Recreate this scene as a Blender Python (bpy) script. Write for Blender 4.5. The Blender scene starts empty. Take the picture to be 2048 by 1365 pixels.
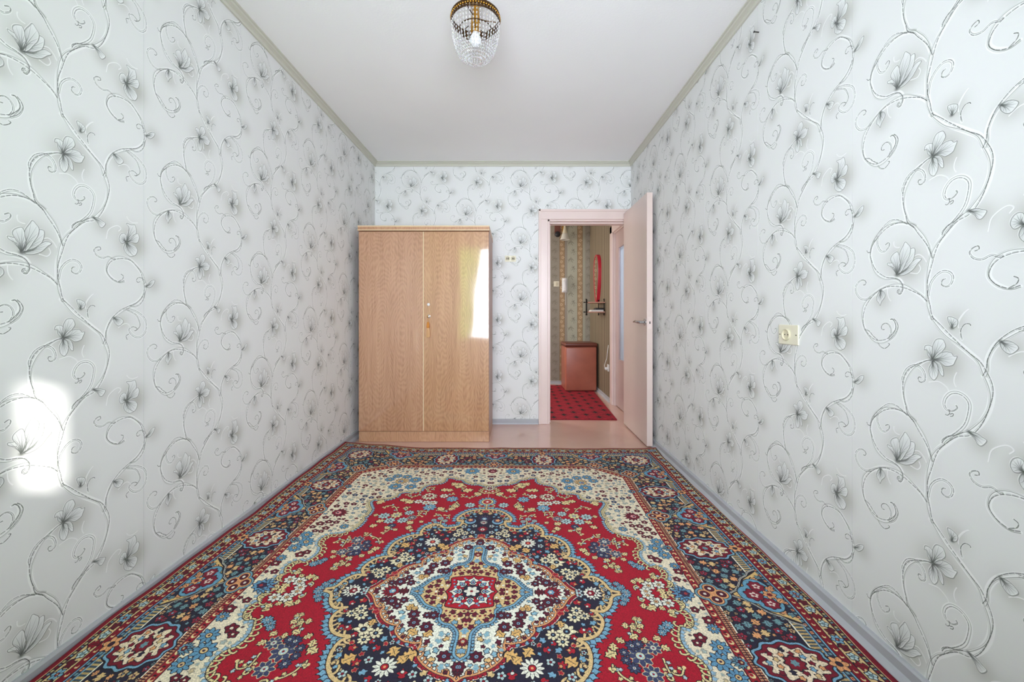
import bpy, bmesh, math, random
import numpy as np
from mathutils import Vector, Matrix
SC = bpy.context.scene; COL = SC.collection
R = math.radians

# ---------------------------------------------------------------- camera, world, sun, window light, exposure
cam_d = bpy.data.cameras.new('camera'); cam = bpy.data.objects.new('camera', cam_d); COL.objects.link(cam)
cam.location = (0, 0, 1.04); cam.rotation_euler = (R(90), 0, 0)
cam_d.sensor_width = 36; cam_d.lens = 36*820/2048; cam_d.shift_x = -4/2048; cam_d.shift_y = -51.5/2048; cam_d.clip_start = .02
SC.camera = cam
SC.view_settings.view_transform = 'Standard'; SC.view_settings.look = 'None'; SC.view_settings.gamma = 1; SC.view_settings.use_curve_mapping = False
SC.view_settings.exposure = -0.45
W = bpy.data.worlds.new('sky'); SC.world = W; W.use_nodes = True
bg = W.node_tree.nodes['Background']; bg.inputs[0].default_value = (.72, .86, 1, 1); bg.inputs[1].default_value = 1.3
def lamp(name, kind, loc, energy, color, target=None, **kw):
    d = bpy.data.lights.new(name, kind); d.energy = energy; d.color = color
    for k, v in kw.items(): setattr(d, k, v)
    o = bpy.data.objects.new(name, d); COL.objects.link(o); o.location = loc
    if target is not None: o.rotation_euler = (Vector(target)-Vector(loc)).to_track_quat('-Z', 'Y').to_euler()
    return o
lamp('sunlight', 'SUN', (3, -3, 4), 11, (1, .97, .92), (2, -2.32, 3.7), angle=R(1.5))
lamp('window_daylight', 'AREA', (-.2, -.42, 1.42), 88, (.84, .895, 1), (-.12, 4, 1.50), shape='RECTANGLE', size=1.64, size_y=1.6, spread=R(112))
lamp('hall_fill', 'AREA', (-1.5, 5.65, 1.4), 62, (1, .96, .92), (1.0, 5.75, .9), shape='RECTANGLE', size=.9, size_y=1.8)  # added fill brightening the hall
lamp('kitchen_daylight', 'AREA', (1.75, 4.3, 1.4), 45, (.88, .94, 1), (1.2, 4.3, 1.2), shape='RECTANGLE', size=.9, size_y=1.6)

# ---------------------------------------------------------------- drawings for the printed patterns (millimetres)
VINES = [
 (6,1,[(258,422),(277,400),(298,377),(323,356),(349,334),(371,314),(383,290),(394,263),(397,237),(391,203),(376,169),(351,137),(322,122),(295,93),(275,70),(263,46),(258,30),(253,9),(248,-17),(247,-46),(249,-78),(255,-109),(262,-130)]),
 (5,1,[(261,34),(250,70),(238,93),(224,113),(209,133),(188,145),(165,151),(139,150),(115,141),(96,126),(80,107),(72,89),(70,68),(73,55),(80,33),(92,14),(108,1),(127,-8),(149,-10),(166,-16),(176,-30),(177,-43),(170,-56),(162,-53),(163,-46),(170,-46)]),
 (4,0,[(80,107),(96,128),(118,150),(137,161),(157,161),(174,153),(191,141)]),
 (4,0,[(96,126),(94,107),(98,91),(106,78),(119,74),(132,84),(136,94),(131,99),(122,94)]),
 (3,0,[(85,115),(72,91),(71,81),(62,80),(57,87)]),
 (5,1,[(215,128),(194,147),(187,168),(181,190),(179,214),(182,237),(191,259),(205,277),(223,291),(245,303),(258,306)]),
 (4,0,[(179,233),(177,244),(181,257),(191,274),(208,285),(223,285),(235,276),(241,261),(240,248),(230,242),(223,247),(224,255),(232,255)]),
 (5,1,[(247,-81),(231,-64),(210,-50),(186,-37),(163,-31),(137,-31),(115,-36),(94,-46),(75,-59),(60,-74),(48,-92),(42,-115),(42,-137),(48,-159),(59,-175),(74,-190),(92,-199),(113,-198),(133,-189),(147,-173),(156,-156),(153,-140),(145,-130),(138,-132)]),
 (3,0,[(133,-189),(141,-170),(139,-154),(128,-143),(115,-145),(108,-155),(112,-162),(119,-162)]),
 (3,0,[(49,-164),(66,-169),(79,-182),(95,-194)]),
 (3,0,[(95,-202),(105,-214),(119,-219),(132,-211),(136,-204),(130,-203)]),
 (4,0,[(75,-59),(55,-68),(35,-65),(22,-53),(16,-40),(16,-25),(24,-13),(37,-6),(48,-7),(54,-14),(50,-21),(44,-21)]),
 (3,0,[(135,-193),(153,-177),(163,-154),(159,-139),(150,-129)]),
 (4,0,[(250,-65),(252,-52),(257,-32),(270,-14),(287,-4),(304,-8),(312,-21),(307,-38),(296,-44),(285,-38),(287,-27),(295,-23)]),
 (5,0,[(288,91),(295,104),(319,125),(340,152),(349,181),(351,208),(341,224),(324,231),(306,226),(293,209),(291,191),(299,181),(313,182),(323,192),(320,198)]),
 (2,0,[(303,183),(304,173),(297,167),(295,170)]),
 (2,0,[(306,172),(313,176),(312,169),(306,167)]),
 (3,0,[(285,93),(290,103),(302,114),(319,122),(336,134)]),
 (5,1,[(382,-264),(388,-248),(390,-221),(406,-187),(437,-159),(469,-141),(498,-126),(519,-105),(530,-81),(531,-61),(526,-45),(516,-18),(495,5),(471,22),(439,25),(412,16),(396,-1),(391,-24),(400,-41),(415,-53),(434,-59),(452,-54)]),
 (3,0,[(420,19),(412,17),(397,23),(378,16),(360,21),(351,35),(357,45),(369,49),(371,41),(362,38)]),
 (3,0,[(430,-58),(446,-47),(448,-36),(440,-31)]),
 (3,0,[(531,-55),(522,-40),(507,-36),(497,-45),(501,-54),(511,-51)]),
 (3,0,[(473,-139),(494,-140),(515,-127),(528,-104),(531,-84)]),
 (4,0,[(449,-152),(469,-150),(498,-159),(527,-180),(535,-208),(529,-234),(509,-248),(488,-244),(472,-229),(470,-218),(485,-211),(499,-218),(493,-225)]),
 (3,0,[(461,-153),(493,-168),(506,-189),(510,-208),(497,-223),(489,-224)]),
 (3,0,[(468,-235),(458,-242),(462,-255)]),
 (2,0,[(333,-179),(331,-156),(340,-141),(351,-140),(353,-144)]),
]
CURLS = [
 [(150,98),(153,83),(167,79)],
 [(207,45),(223,50),(236,41),(245,27)],
 [(225,21),(229,10),(220,-2),(201,1)],
 [(129,-41),(131,-61),(140,-76)],
 [(252,246),(277,251),(296,241),(303,231)],
 [(321,281),(315,261),(320,245)],
 [(323,-139),(333,-119),(348,-104)],
 [(390,80),(398,111),(425,130),(440,124),(432,113)],
 [(461,168),(477,154),(501,156)],
 [(431,333),(455,346),(471,338)],
 [(326,395),(327,411),(340,433)],
]
FLOWERS = [
 ((160,0),[
  [(-3,0),(-10,20),(-21,27),(-30,32),(-32,38),(-24,38),(-10,35),(-3,20)],
  [(2,1),(-10,27),(-21,46),(-17,59),(-3,68),(3,64),(7,52),(14,32),(12,12)],
  [(7,4),(10,24),(7,46),(7,62),(17,81),(24,92),(32,85),(40,72),(37,52),(27,33),(17,14)],
  [(10,4),(22,29),(37,56),(41,70),(52,69),(52,52),(46,34),(30,17),(17,3)],
  [(7,1),(27,11),(40,27),(56,40),(71,37),(60,25),(46,9),(27,-1),(10,-3)],
 ]),
 ((261,307),[
  [(-1,1),(-13,12),(-16,26),(-22,26),(-20,36),(-10,39),(-1,35),(6,23),(6,8)],
  [(1,3),(0,22),(1,40),(9,55),(20,58),(28,55),(33,39),(24,24),(13,10)],
  [(4,2),(18,19),(32,25),(46,24),(53,16),(61,16),(56,2),(50,-8),(32,-12),(18,-2)],
  [(4,-1),(18,-5),(26,-18),(28,-38),(21,-36),(13,-20)],
  [(0,-3),(-4,-11),(-10,-26),(-7,-44),(4,-53),(13,-40),(14,-23),(10,-9)],
 ]),
 ((459,80),[
  [(-2,2),(-18,-5),(-26,7),(-22,22),(-12,30),(-2,26),(0,11)],
  [(0,6),(4,27),(10,51),(0,66),(18,65),(31,67),(37,49),(33,33),(18,21)],
  [(4,5),(23,27),(41,39),(48,26),(41,7),(25,4)],
  [(0,-2),(14,-1),(31,-6),(41,-20),(35,-37),(25,-42),(10,-36),(0,-19)],
  [(-2,-2),(-10,-17),(-6,-31),(10,-44),(25,-42),(6,-26)],
 ]),
]
BUDS = [
 ((106,-43),[(96,-52),(91,-69),(99,-80),(104,-88),(109,-76),(120,-62),(118,-49)]),
 ((349,139),[(361,126),(368,115),(377,114),(387,129),(376,136),(365,141)]),
 ((310,-151),[(302,-137),(299,-123),(311,-123),(323,-131),(321,-145)]),
 ((415,-179),[(415,-191),(425,-203),(436,-205),(448,-192),(442,-182),(429,-176)]),
 ((535,-66),[(544,-53),(559,-41),(570,-40),(566,-54),(550,-69)]),
]
MED_OUT = [(0,647),(42,643),(85,624),(118,587),(135,551),(129,521),(109,520),(106,503),(117,474),(152,458),(186,455),(212,480),(246,489),(275,464),(288,429),(287,398),(280,386),(317,387),(356,365),(384,326),(394,278),(386,239),(361,219),(394,217),(429,199),(452,163),(458,132),(447,107),(430,90),(465,94),(492,73),(507,45),(513,25),(529,11),(548,6)]
MED_IN = [(0,374),(18,360),(57,349),(98,325),(127,294),(134,264),(131,241),(155,242),(189,233),(215,211),(228,187),(225,169),(243,166),(272,152),(295,127),(305,102),(299,83),(323,83),(338,65),(352,40),(367,20),(385,5)]
TAN_EDGE = [(-1,303),(19,286),(23,259),(21,220),(25,193),(47,166),(77,158),(94,138),(97,93),(123,86),(158,68),(182,37),(202,13),(224,3)]
RED_EDGE = [(-8,105),(8,92),(29,90),(47,87),(68,83),(86,77),(87,59),(83,36),(88,16),(98,1)]
FIELD = [(1,944),(28,944),(69,970),(112,971),(149,997),(176,1038),(215,1045),(237,1066),(287,1067),(290,1013),(311,980),(347,968),(383,950),(406,907),(406,859),(446,854),(487,854),(519,832),(523,787),(553,761),(595,751),(635,757),(650,725),(635,684),(609,635),(607,579),(616,551),(606,532),(606,498),(612,457),(632,418),(663,392),(704,377),(723,345),(724,310),(713,286),(696,272),(686,243),(686,212),(697,182),(712,158),(739,165),(757,145),(762,114),(754,92),(743,79),(758,69),(761,41),(757,11)]
MOT = {
 'R_WHITE_RED':[(216,330,31)],
 'R_CREAM_NAVY':[(108,430,16),(80,408,16),(116,393,17),(287,203,21),(332,188,28),(315,231,18),(365,125,21),(401,118,16),(377,93,18)],
 'LOTUS_BLUE':[(68,522,28)],
 'TULIP':[(266,263,13),(304,318,14),(158,351,14),(251,374,12),(335,264,13),(386,183,13),(408,183,11),(153,415,12),(211,412,14),(260,405,13),(186,388,12),(353,213,11),(284,237,10),(387,51,14),(420,67,12),(426,104,9)],
 'LEAF_TAN':[(156,288,22),(205,275,19),(331,304,21),(174,302,16),(119,203,16),(167,198,17),(206,82,15),(190,89,11),(315,158,14)],
 'PALM_WHITE':[(440,6,36)],
 'R_MAROON':[(3,327,16),(49,290,18),(129,173,19),(175,156,18),(185,117,18),(116,121,16),(139,121,12),(254,79,14),(239,48,14),(281,54,20),(313,47,12)],
 'PALM_RED':[(293,4,33)],
 'PALM_MAR':[(254,3,13)],
 'R_PALE':[(396,601,23),(518,571,28),(410,525,25),(475,522,27),(195,522,13),(252,527,13),(222,546,15),(91,696,26)],
 'R_CREAM':[(456,579,26)],
 'R_NAVY':[(368,551,20),(447,475,17),(563,343,26),(544,280,33),(514,324,16),(497,297,13),(498,268,13),(593,248,22),(529,241,18),(550,234,15)],
 'LEAF_CREAM':[(368,503,20),(518,518,20),(360,453,19),(465,455,17),(536,472,19),(563,576,14),(421,438,13),(455,276,19),(470,247,15),(499,222,14),(544,204,15),(576,217,12),(632,249,14),(615,211,13),(530,156,13),(554,165,12),(577,160,13),(568,180,9),(583,131,11),(567,128,9),(341,429,12),(313,511,13),(641,75,19),(618,64,13),(680,78,12),(704,92,14),(708,13,18),(735,6,13),(-82,881,31),(-36,835,25),(65,836,26),(125,884,31),(187,947,37),(219,973,27),(259,886,26),(233,880,21),(433,732,29),(464,749,22),(590,724,27),(242,649,24),(168,677,23),(186,648,19)],
 'PALM_FIELD':[(337,807,47)],
 'STAR_BLUE':[(199,766,30),(304,664,32),(654,169,16),(671,155,16),(641,187,12),(561,33,14),(573,6,15),(548,53,11)],
 'R_WHITE_CREAM':[(252,803,22),(297,718,22),(335,718,22),(380,731,21),(669,44,22),(709,50,20),(649,11,20)],
 'R_MAR_SMALL':[(751,427,14),(794,460,17),(811,421,12),(764,488,15),(729,491,13),(757,393,10),(784,390,11),(756,207,17),(737,228,13),(816,132,17),(790,82,12)],
 'R_BLUE':[(802,350,25),(777,297,30),(801,245,25),(815,169,18),(675,458,19),(135,1177,46),(294,1221,24),(388,1222,24),(474,1029,37),(635,1031,28),(475,926,33),(570,928,38),(538,1078,28),(603,1086,28)],
 'PALM_BLUE':[(791,12,39)],
 'PALM_TAN':[(560,1001,54)],
 'PALM_MAROON':[(762,582,47),(-6,1170,40)],
 'PEND':[(0,736,34)],
 'CART':[(996,300,117),(993,876,115),(997,1402,104),(344,1386,100)],
 'LOT':[(1035,16,65),(1043,592,37),(1037,1162,48),(690,1445,63),(-6,1443,64)],
 'QUAT':[(888,13,55),(889,590,45),(883,1172,43),(692,1299,60),(-2,1280,54)],
}
SCROLLS = [[(466,621),(479,650),(507,680),(540,678),(543,656)],
 [(306,581),(312,614),(343,624),(346,591),(320,563)],
 [(423,625),(417,649),(428,667),(438,651)],
 [(610,288),(613,330),(641,344),(660,318)],
 [(610,309),(614,358),(602,358),(600,340)],
 [(458,320),(470,349),(494,369),(510,373)],
 [(523,401),(532,379),(549,383),(540,402)],
 [(453,313),(449,338),(443,327)],
 [(544,204),(547,168),(566,157),(572,123)],
 [(444,455),(456,416),(475,408)],
 [(66,825),(92,792),(137,798),(154,826)],
 [(148,692),(167,718),(186,687),(168,647)],
 [(205,638),(223,620),(251,639),(247,663)],
 [(237,816),(212,821),(207,844)],
 [(146,873),(166,909),(145,933)],
 [(398,830),(410,797),(444,792),(463,820),(445,842)],
 [(326,881),(338,912),(365,918),(373,888),(345,864)],
 [(699,97),(712,105),(710,119),(698,110)],
 [(612,19),(611,34),(622,44),(626,34)],
 [(733,35),(754,41),(763,59),(753,66)],
 [(177,543),(186,570),(209,580)],
 [(222,571),(241,589),(258,571)],
 [(212,492),(215,518),(208,531)]]
# ---------------------------------------------------------------- printed patterns (drawn here, in numpy)
def spline(P, step=2.0, closed=False):
    P = np.asarray(P, float)
    if closed: Q = np.vstack([P[-1], P, P[0], P[1]])
    else: Q = np.vstack([2*P[0]-P[1], P, 2*P[-1]-P[-2]])
    out = []
    for i in range(1, len(Q)-2):
        p0, p1, p2, p3 = Q[i-1], Q[i], Q[i+1], Q[i+2]
        n = max(2, int(np.hypot(*(p2-p1))/step))
        t = np.linspace(0, 1, n, endpoint=False)[:, None]
        out.append(.5*((2*p1)+(p2-p0)*t+(2*p0-5*p1+4*p2-p3)*t*t+(3*p1-p0-3*p2+p3)*t**3))
    out.append(Q[-2][None])
    return np.vstack(out)

def normals(P):
    T = np.gradient(P, axis=0); L = np.hypot(T[:, 0], T[:, 1])+1e-9
    return np.stack([-T[:, 1]/L, T[:, 0]/L], 1)

def inside(poly, X, Y):
    m = np.zeros(X.shape, bool); n = len(poly)
    for i in range(n):
        x1, y1 = poly[i]; x2, y2 = poly[(i+1) % n]
        if y1 == y2: continue
        c = ((y1 > Y) != (y2 > Y)) & (X < (x2-x1)*(Y-y1)/(y2-y1)+x1)
        m ^= c
    return m

def seg_dist(X, Y, a, b):
    dx, dy = b[0]-a[0], b[1]-a[1]; L = dx*dx+dy*dy+1e-9
    t = np.clip(((X-a[0])*dx+(Y-a[1])*dy)/L, 0, 1)
    return np.hypot(X-a[0]-t*dx, Y-a[1]-t*dy)

class Torus:
    """one wallpaper column, W x H millimetres; right neighbour is dropped by half a repeat"""
    def __init__(s, W, H, res):
        s.W, s.H, s.res = W, H, res
        s.nx, s.ny = int(round(2*W*res)), int(round(H*res)//2*2)
        s.sx, s.sy = s.nx/(2*W), s.ny/H
    def layer(s): return np.zeros((s.ny, s.nx), np.float32)
    def win(s, x0, x1, y0, y1):
        i = np.arange(int(np.floor(x0*s.sx)), int(np.ceil(x1*s.sx))+1); j = np.arange(int(np.floor(y0*s.sy)), int(np.ceil(y1*s.sy))+1)
        X, Y = np.meshgrid((i+.5)/s.sx, (j+.5)/s.sy)
        return np.ix_(j % s.ny, i % s.nx), X, Y
    def stroke(s, m, P, w, amp=1.):
        amp = np.broadcast_to(amp, len(P)); w = np.broadcast_to(w, len(P))
        for k in range(len(P)-1):
            a, b = P[k], P[k+1]; r = w[k]/2+1.2
            ix, X, Y = s.win(min(a[0], b[0])-r, max(a[0], b[0])+r, min(a[1], b[1])-r, max(a[1], b[1])+r)
            c = np.clip(.5+(w[k]/2-seg_dist(X, Y, a, b))*s.res, 0, 1)*amp[k]
            m[ix] = np.maximum(m[ix], c)
    def blob(s, m, x, y, rx, ry, amp):
        ix, X, Y = s.win(x-2.6*rx, x+2.6*rx, y-2.6*ry, y+2.6*ry)
        g = amp*np.exp(-(((X-x)/rx)**2+((Y-y)/ry)**2))
        m[ix] = 1-(1-m[ix])*(1-g)
    def poly(s, m, P, val):
        P = np.asarray(P); ix, X, Y = s.win(P[:, 0].min()-1, P[:, 0].max()+1, P[:, 1].min()-1, P[:, 1].max()+1)
        k = inside(P, X, Y); v = val(X, Y) if callable(val) else val
        m[ix] = np.where(k, v, m[ix]); return ix, k
    def dup(s, m):
        return np.maximum(m, np.roll(np.roll(m, s.nx//2, 1), s.ny//2, 0))

def draw_wallpaper():
    T = Torus(525., 545., 1.75); rng = np.random.RandomState(3)
    shade, body, ink, mid, wht, pet, petv = [T.layer() for _ in range(7)]
    for w, tw, pts in VINES:
        P = spline(pts, 2.2); N = normals(P)
        s = np.concatenate([[0], np.cumsum(np.hypot(*np.diff(P, axis=0).T))]); L = s[-1]
        taper = np.clip(np.minimum((L-s)/60, 1), .35, 1) if not tw else np.clip((L-s)/40, .5, 1)
        wid = w*1.5*taper
        dash = .62+.38*np.sign(np.sin(s*2*np.pi/14+rng.rand()*6)+.75)
        T.stroke(body, P, wid*1.5+2.4)
        if tw:
            ph = s*2*np.pi/150+rng.rand()*6
            o = wid*(.30+.26*np.cos(ph))
            T.stroke(ink, P+N*o[:, None], 1.5, dash*.95); T.stroke(mid, P-N*o[:, None], 1.5, .95)
            T.stroke(mid, P+N*(o*.35)[:, None], 1.0, .55*dash)
            T.stroke(mid, P-N*(o+wid*.34)[:, None], 1.0, .5)
        else:
            o = wid*.36
            T.stroke(ink, P+N*o[:, None], 1.4, dash*.85); T.stroke(mid, P-N*o[:, None], 1.3, .85)
    for pts in CURLS:
        A = np.array(pts, float)
        if len(A) == 3:                       # a plain arc through its three points
            t = np.linspace(0, 1, 24)[:, None]; A = A[0]*(1-t)**2+(2*A[1]-.5*A[0]-.5*A[2])*2*t*(1-t)+A[2]*t*t
        else: A = spline(A, 2.5)
        T.stroke(wht, A, 3.0, .85); T.stroke(mid, A+np.array([1.6, -1.6]), 1., .16)
    for (fx, fy), pets in FLOWERS:
        c = np.mean([p for q in pets for p in q], 0)
        T.blob(shade, fx+c[0]+4, fy+c[1]-2, 50, 50, .50); T.blob(shade, fx+c[0]+22, fy+c[1]-14, 34, 36, .34)
    for (bx, by), pts in BUDS:
        c = np.mean(pts, 0); T.blob(shade, c[0]+4, c[1]-4, 30, 30, .36)
    flowers = [((fx, fy), [[(fx+x, fy+y) for x, y in q] for q in pets]) for (fx, fy), pets in FLOWERS]
    flowers += [((bx, by), [[(bx, by)]+list(pts)]) for (bx, by), pts in BUDS]
    for (fx, fy), pets in flowers:
        n = len(pets)
        for q in [pets[i] for i in ([0, 3, 1, 4, 2][:n] if n > 1 else [0])]:
            P = spline(q, 1.5, True); R = np.hypot(P[:, 0]-fx, P[:, 1]-fy).max()
            f = lambda X, Y: np.clip(.30+.75*(np.hypot(X-fx, Y-fy)/R), 0, 1)
            ix, k = T.poly(petv, P, f); T.poly(pet, P, 1.); ink[ix] *= ~k; mid[ix] *= ~k; wht[ix] *= ~k
            T.stroke(wht, P+np.array([-.9, .9]), 2.0, .9); T.stroke(mid, P, 1.1, .9); T.stroke(ink, P+np.array([.9, -.9]), .9, .6)
            C = P.mean(0)
            for j in range(0, len(P), max(3, len(P)//9)):
                e = P[j]*.9+C*.1
                if np.hypot(e[0]-fx, e[1]-fy) < R*.45: continue
                b = np.array([fx, fy]); m_ = (b+e)/2+(C-(b+e)/2)*.35
                V = spline([b*.85+m_*.15, m_, e], 2.)
                T.stroke(ink, V, np.linspace(1.7, .7, len(V)), np.linspace(.85, .22, len(V)))
                T.stroke(wht, V+np.array([-1.2, .6]), 1.1, np.linspace(.1, .7, len(V)))
        T.blob(ink, fx, fy, 7 if n > 1 else 5, 6 if n > 1 else 4, .75)
    shade, body, ink, mid, wht, pet = [T.dup(m) for m in (shade, body, ink, mid, wht, pet)]
    petv = T.dup(petv)
    paper = np.array([231, 232, 231.]); rgb = np.ones((T.ny, T.nx, 3))*paper
    mix = lambda c, m, k=1.: rgb+(np.array(c, float)-rgb)*(m*k)[..., None]
    rgb = mix((150, 149, 138), shade, .88)
    rgb = mix((249, 250, 249), body, .85)
    rgb = np.where(pet[..., None] > .5, np.array([150, 153, 151.])+(np.array([236, 238, 237.])-np.array([150, 153, 151.]))*petv[..., None]**.7, rgb)
    rgb = mix((254, 254, 254), wht, .85)
    rgb = mix((136, 140, 134), mid, .88)
    rgb = mix((70, 75, 71), ink, .9)
    hgt = np.clip(.35+.35*body+.4*wht+.25*pet-.35*np.maximum(ink, mid*.6), 0, 1)
    return rgb/255., hgt

class Rug:
    """one quarter of the carpet, in millimetres from its centre"""
    W, H, res = 1250., 1655., .75
    def __init__(s):
        s.nx, s.ny = int(s.W*s.res), int(s.H*s.res)
        s.X, s.Y = np.meshgrid((np.arange(s.nx)+.5)/s.res, (np.arange(s.ny)+.5)/s.res)
        s.im = np.zeros((s.ny, s.nx, 3)); s.occ = np.zeros((s.ny, s.nx), bool); s.reg = np.zeros((s.ny, s.nx), int)
    def box(s, x0, x1, y0, y1):
        f = lambda v, n: int(np.clip(v*s.res, 0, n))
        return slice(f(y0, s.ny), f(y1, s.ny)+1), slice(f(x0, s.nx), f(x1, s.nx)+1)
    def poly(s, P, c, reg=None, occ=False):
        P = np.asarray(P, float); b = s.box(P[:, 0].min()-2, P[:, 0].max()+2, P[:, 1].min()-2, P[:, 1].max()+2)
        if s.X[b].size == 0: return
        k = inside(P, s.X[b], s.Y[b]); s.im[b][k] = c
        if reg is not None: s.reg[b][k] = reg
        if occ: s.occ[b][k] = True
    def stroke(s, P, w, c, occ=False):
        P = np.asarray(P, float)
        for a, e in zip(P[:-1], P[1:]):
            b = s.box(min(a[0], e[0])-w, max(a[0], e[0])+w, min(a[1], e[1])-w, max(a[1], e[1])+w)
            if s.X[b].size == 0: continue
            k = seg_dist(s.X[b], s.Y[b], a, e) < w/2; s.im[b][k] = c
            if occ: s.occ[b][k] = True
    def disc(s, x, y, r, c, occ=False, n=0, amp=0., ph=0., ry=None):
        ry = ry or r; R = max(r, ry)*(1+amp)+2; b = s.box(x-R, x+R, y-R, y+R)
        if s.X[b].size == 0: return
        dx, dy = (s.X[b]-x)/r, (s.Y[b]-y)/ry; d = np.hypot(dx, dy)
        k = d < (1+amp*np.cos(n*np.arctan2(dy, dx)+ph) if n else 1); s.im[b][k] = c
        if occ: s.occ[b][k] = True
    # motifs
    def rosette(s, x, y, r, c, core, dark=(30, 24, 36), n=8, core2=None, ph=0.):
        s.disc(x, y, r+3, dark, True, n, .14, ph); s.disc(x, y, r, c, True, n, .18, ph)
        for k in range(n):
            t = (2*k+1)*np.pi/n+ph*0; s.stroke([(x+.55*r*np.cos(t), y+.55*r*np.sin(t)), (x+.95*r*np.cos(t), y+.95*r*np.sin(t))], 1.6, dark)
        s.disc(x, y, r*.42, dark); s.disc(x, y, r*.33, core)
        if core2: s.disc(x, y, r*.14, core2)
    def leaf(s, x, y, L, ang, c, dark=(30, 24, 36), lobes=3, wid=.42, vein=True):
        ca, sa = np.cos(ang), np.sin(ang)
        def shp(L, W, off):
            t = np.linspace(0, 1, 10+6*lobes); h = np.sin(np.pi*t**.75)*(1+(.38 if lobes > 1 else 0)*np.sin(2*np.pi*(lobes*t+.1)))*W
            U = np.concatenate([t, t[::-1]])*L-L/2; V = np.concatenate([h, -h[::-1]])
            return np.stack([x+U*ca-V*sa, y+U*sa+V*ca], 1)
        s.poly(shp(L*1.24, L*wid+2.6, 0), dark, occ=True); s.poly(shp(L, L*wid, 0), c, occ=True)
        if vein: s.stroke([(x-L*.35*ca, y-L*.35*sa), (x+L*.25*ca, y+L*.25*sa)], 1.6, dark)
    def tulip(s, x, y, r, ang, c, c2, dark=(30, 24, 36)):
        s.leaf(x, y, 2*r, ang, c, dark, 2, .38, False); s.disc(x+.3*r*np.cos(ang), y+.3*r*np.sin(ang), r*.42, dark); s.disc(x+.3*r*np.cos(ang), y+.3*r*np.sin(ang), r*.32, c2)
    def palm(s, x, y, r, ang, c, inner, core, dark=(30, 24, 36)):
        ca, sa = np.cos(ang), np.sin(ang)
        for k in range(-4, 5):
            a = ang+k*.42; rr = r*(.78+.22*np.cos(k*.42))
            s.leaf(x+.5*rr*np.cos(a), y+.5*rr*np.sin(a), rr, a, c, dark, 1, .17, False)
        s.disc(x, y, r*.56, dark, True, 9, .1); s.disc(x, y, r*.5, c, False, 9, .14); s.disc(x+.06*r*ca, y+.06*r*sa, r*.33, dark, n=6, amp=.12); s.disc(x+.06*r*ca, y+.06*r*sa, r*.28, inner, n=6, amp=.12); s.disc(x, y, r*.12, core)
    def scroll(s, P, w, c, dark):
        Q = spline(P, 4.); s.stroke(Q, w+4.5, dark, True); s.stroke(Q, w, c)
        e = Q[-1]; s.disc(e[0], e[1], w*1.1, c)
    def fringe(s, P, step, L, w, c, dark, side, lean=.5, hook=False):
        Q = spline(P, 2.); d = np.concatenate([[0], np.cumsum(np.hypot(*np.diff(Q, axis=0).T))]); N = normals(Q)
        for t in np.arange(step/2, d[-1], step):
            i = min(np.searchsorted(d, t), len(Q)-2); n = N[i]*side; tg = (Q[i+1]-Q[i]); tg = tg/(np.hypot(*tg)+1e-9)
            v = n+tg*lean; v = v/np.hypot(*v)
            if hook:
                H = spline([Q[i], Q[i]+n*L*.6+tg*L*.1, Q[i]+n*L*.95+tg*L*.5, Q[i]+n*L*.8+tg*L*.8], 3.)
                s.stroke(H, w+4, dark); s.stroke(H, w, c)
            else:
                m = Q[i]+v*L*.5; s.leaf(m[0], m[1], L, np.arctan2(v[1], v[0]), c, dark, 2, w/L, False)

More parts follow.
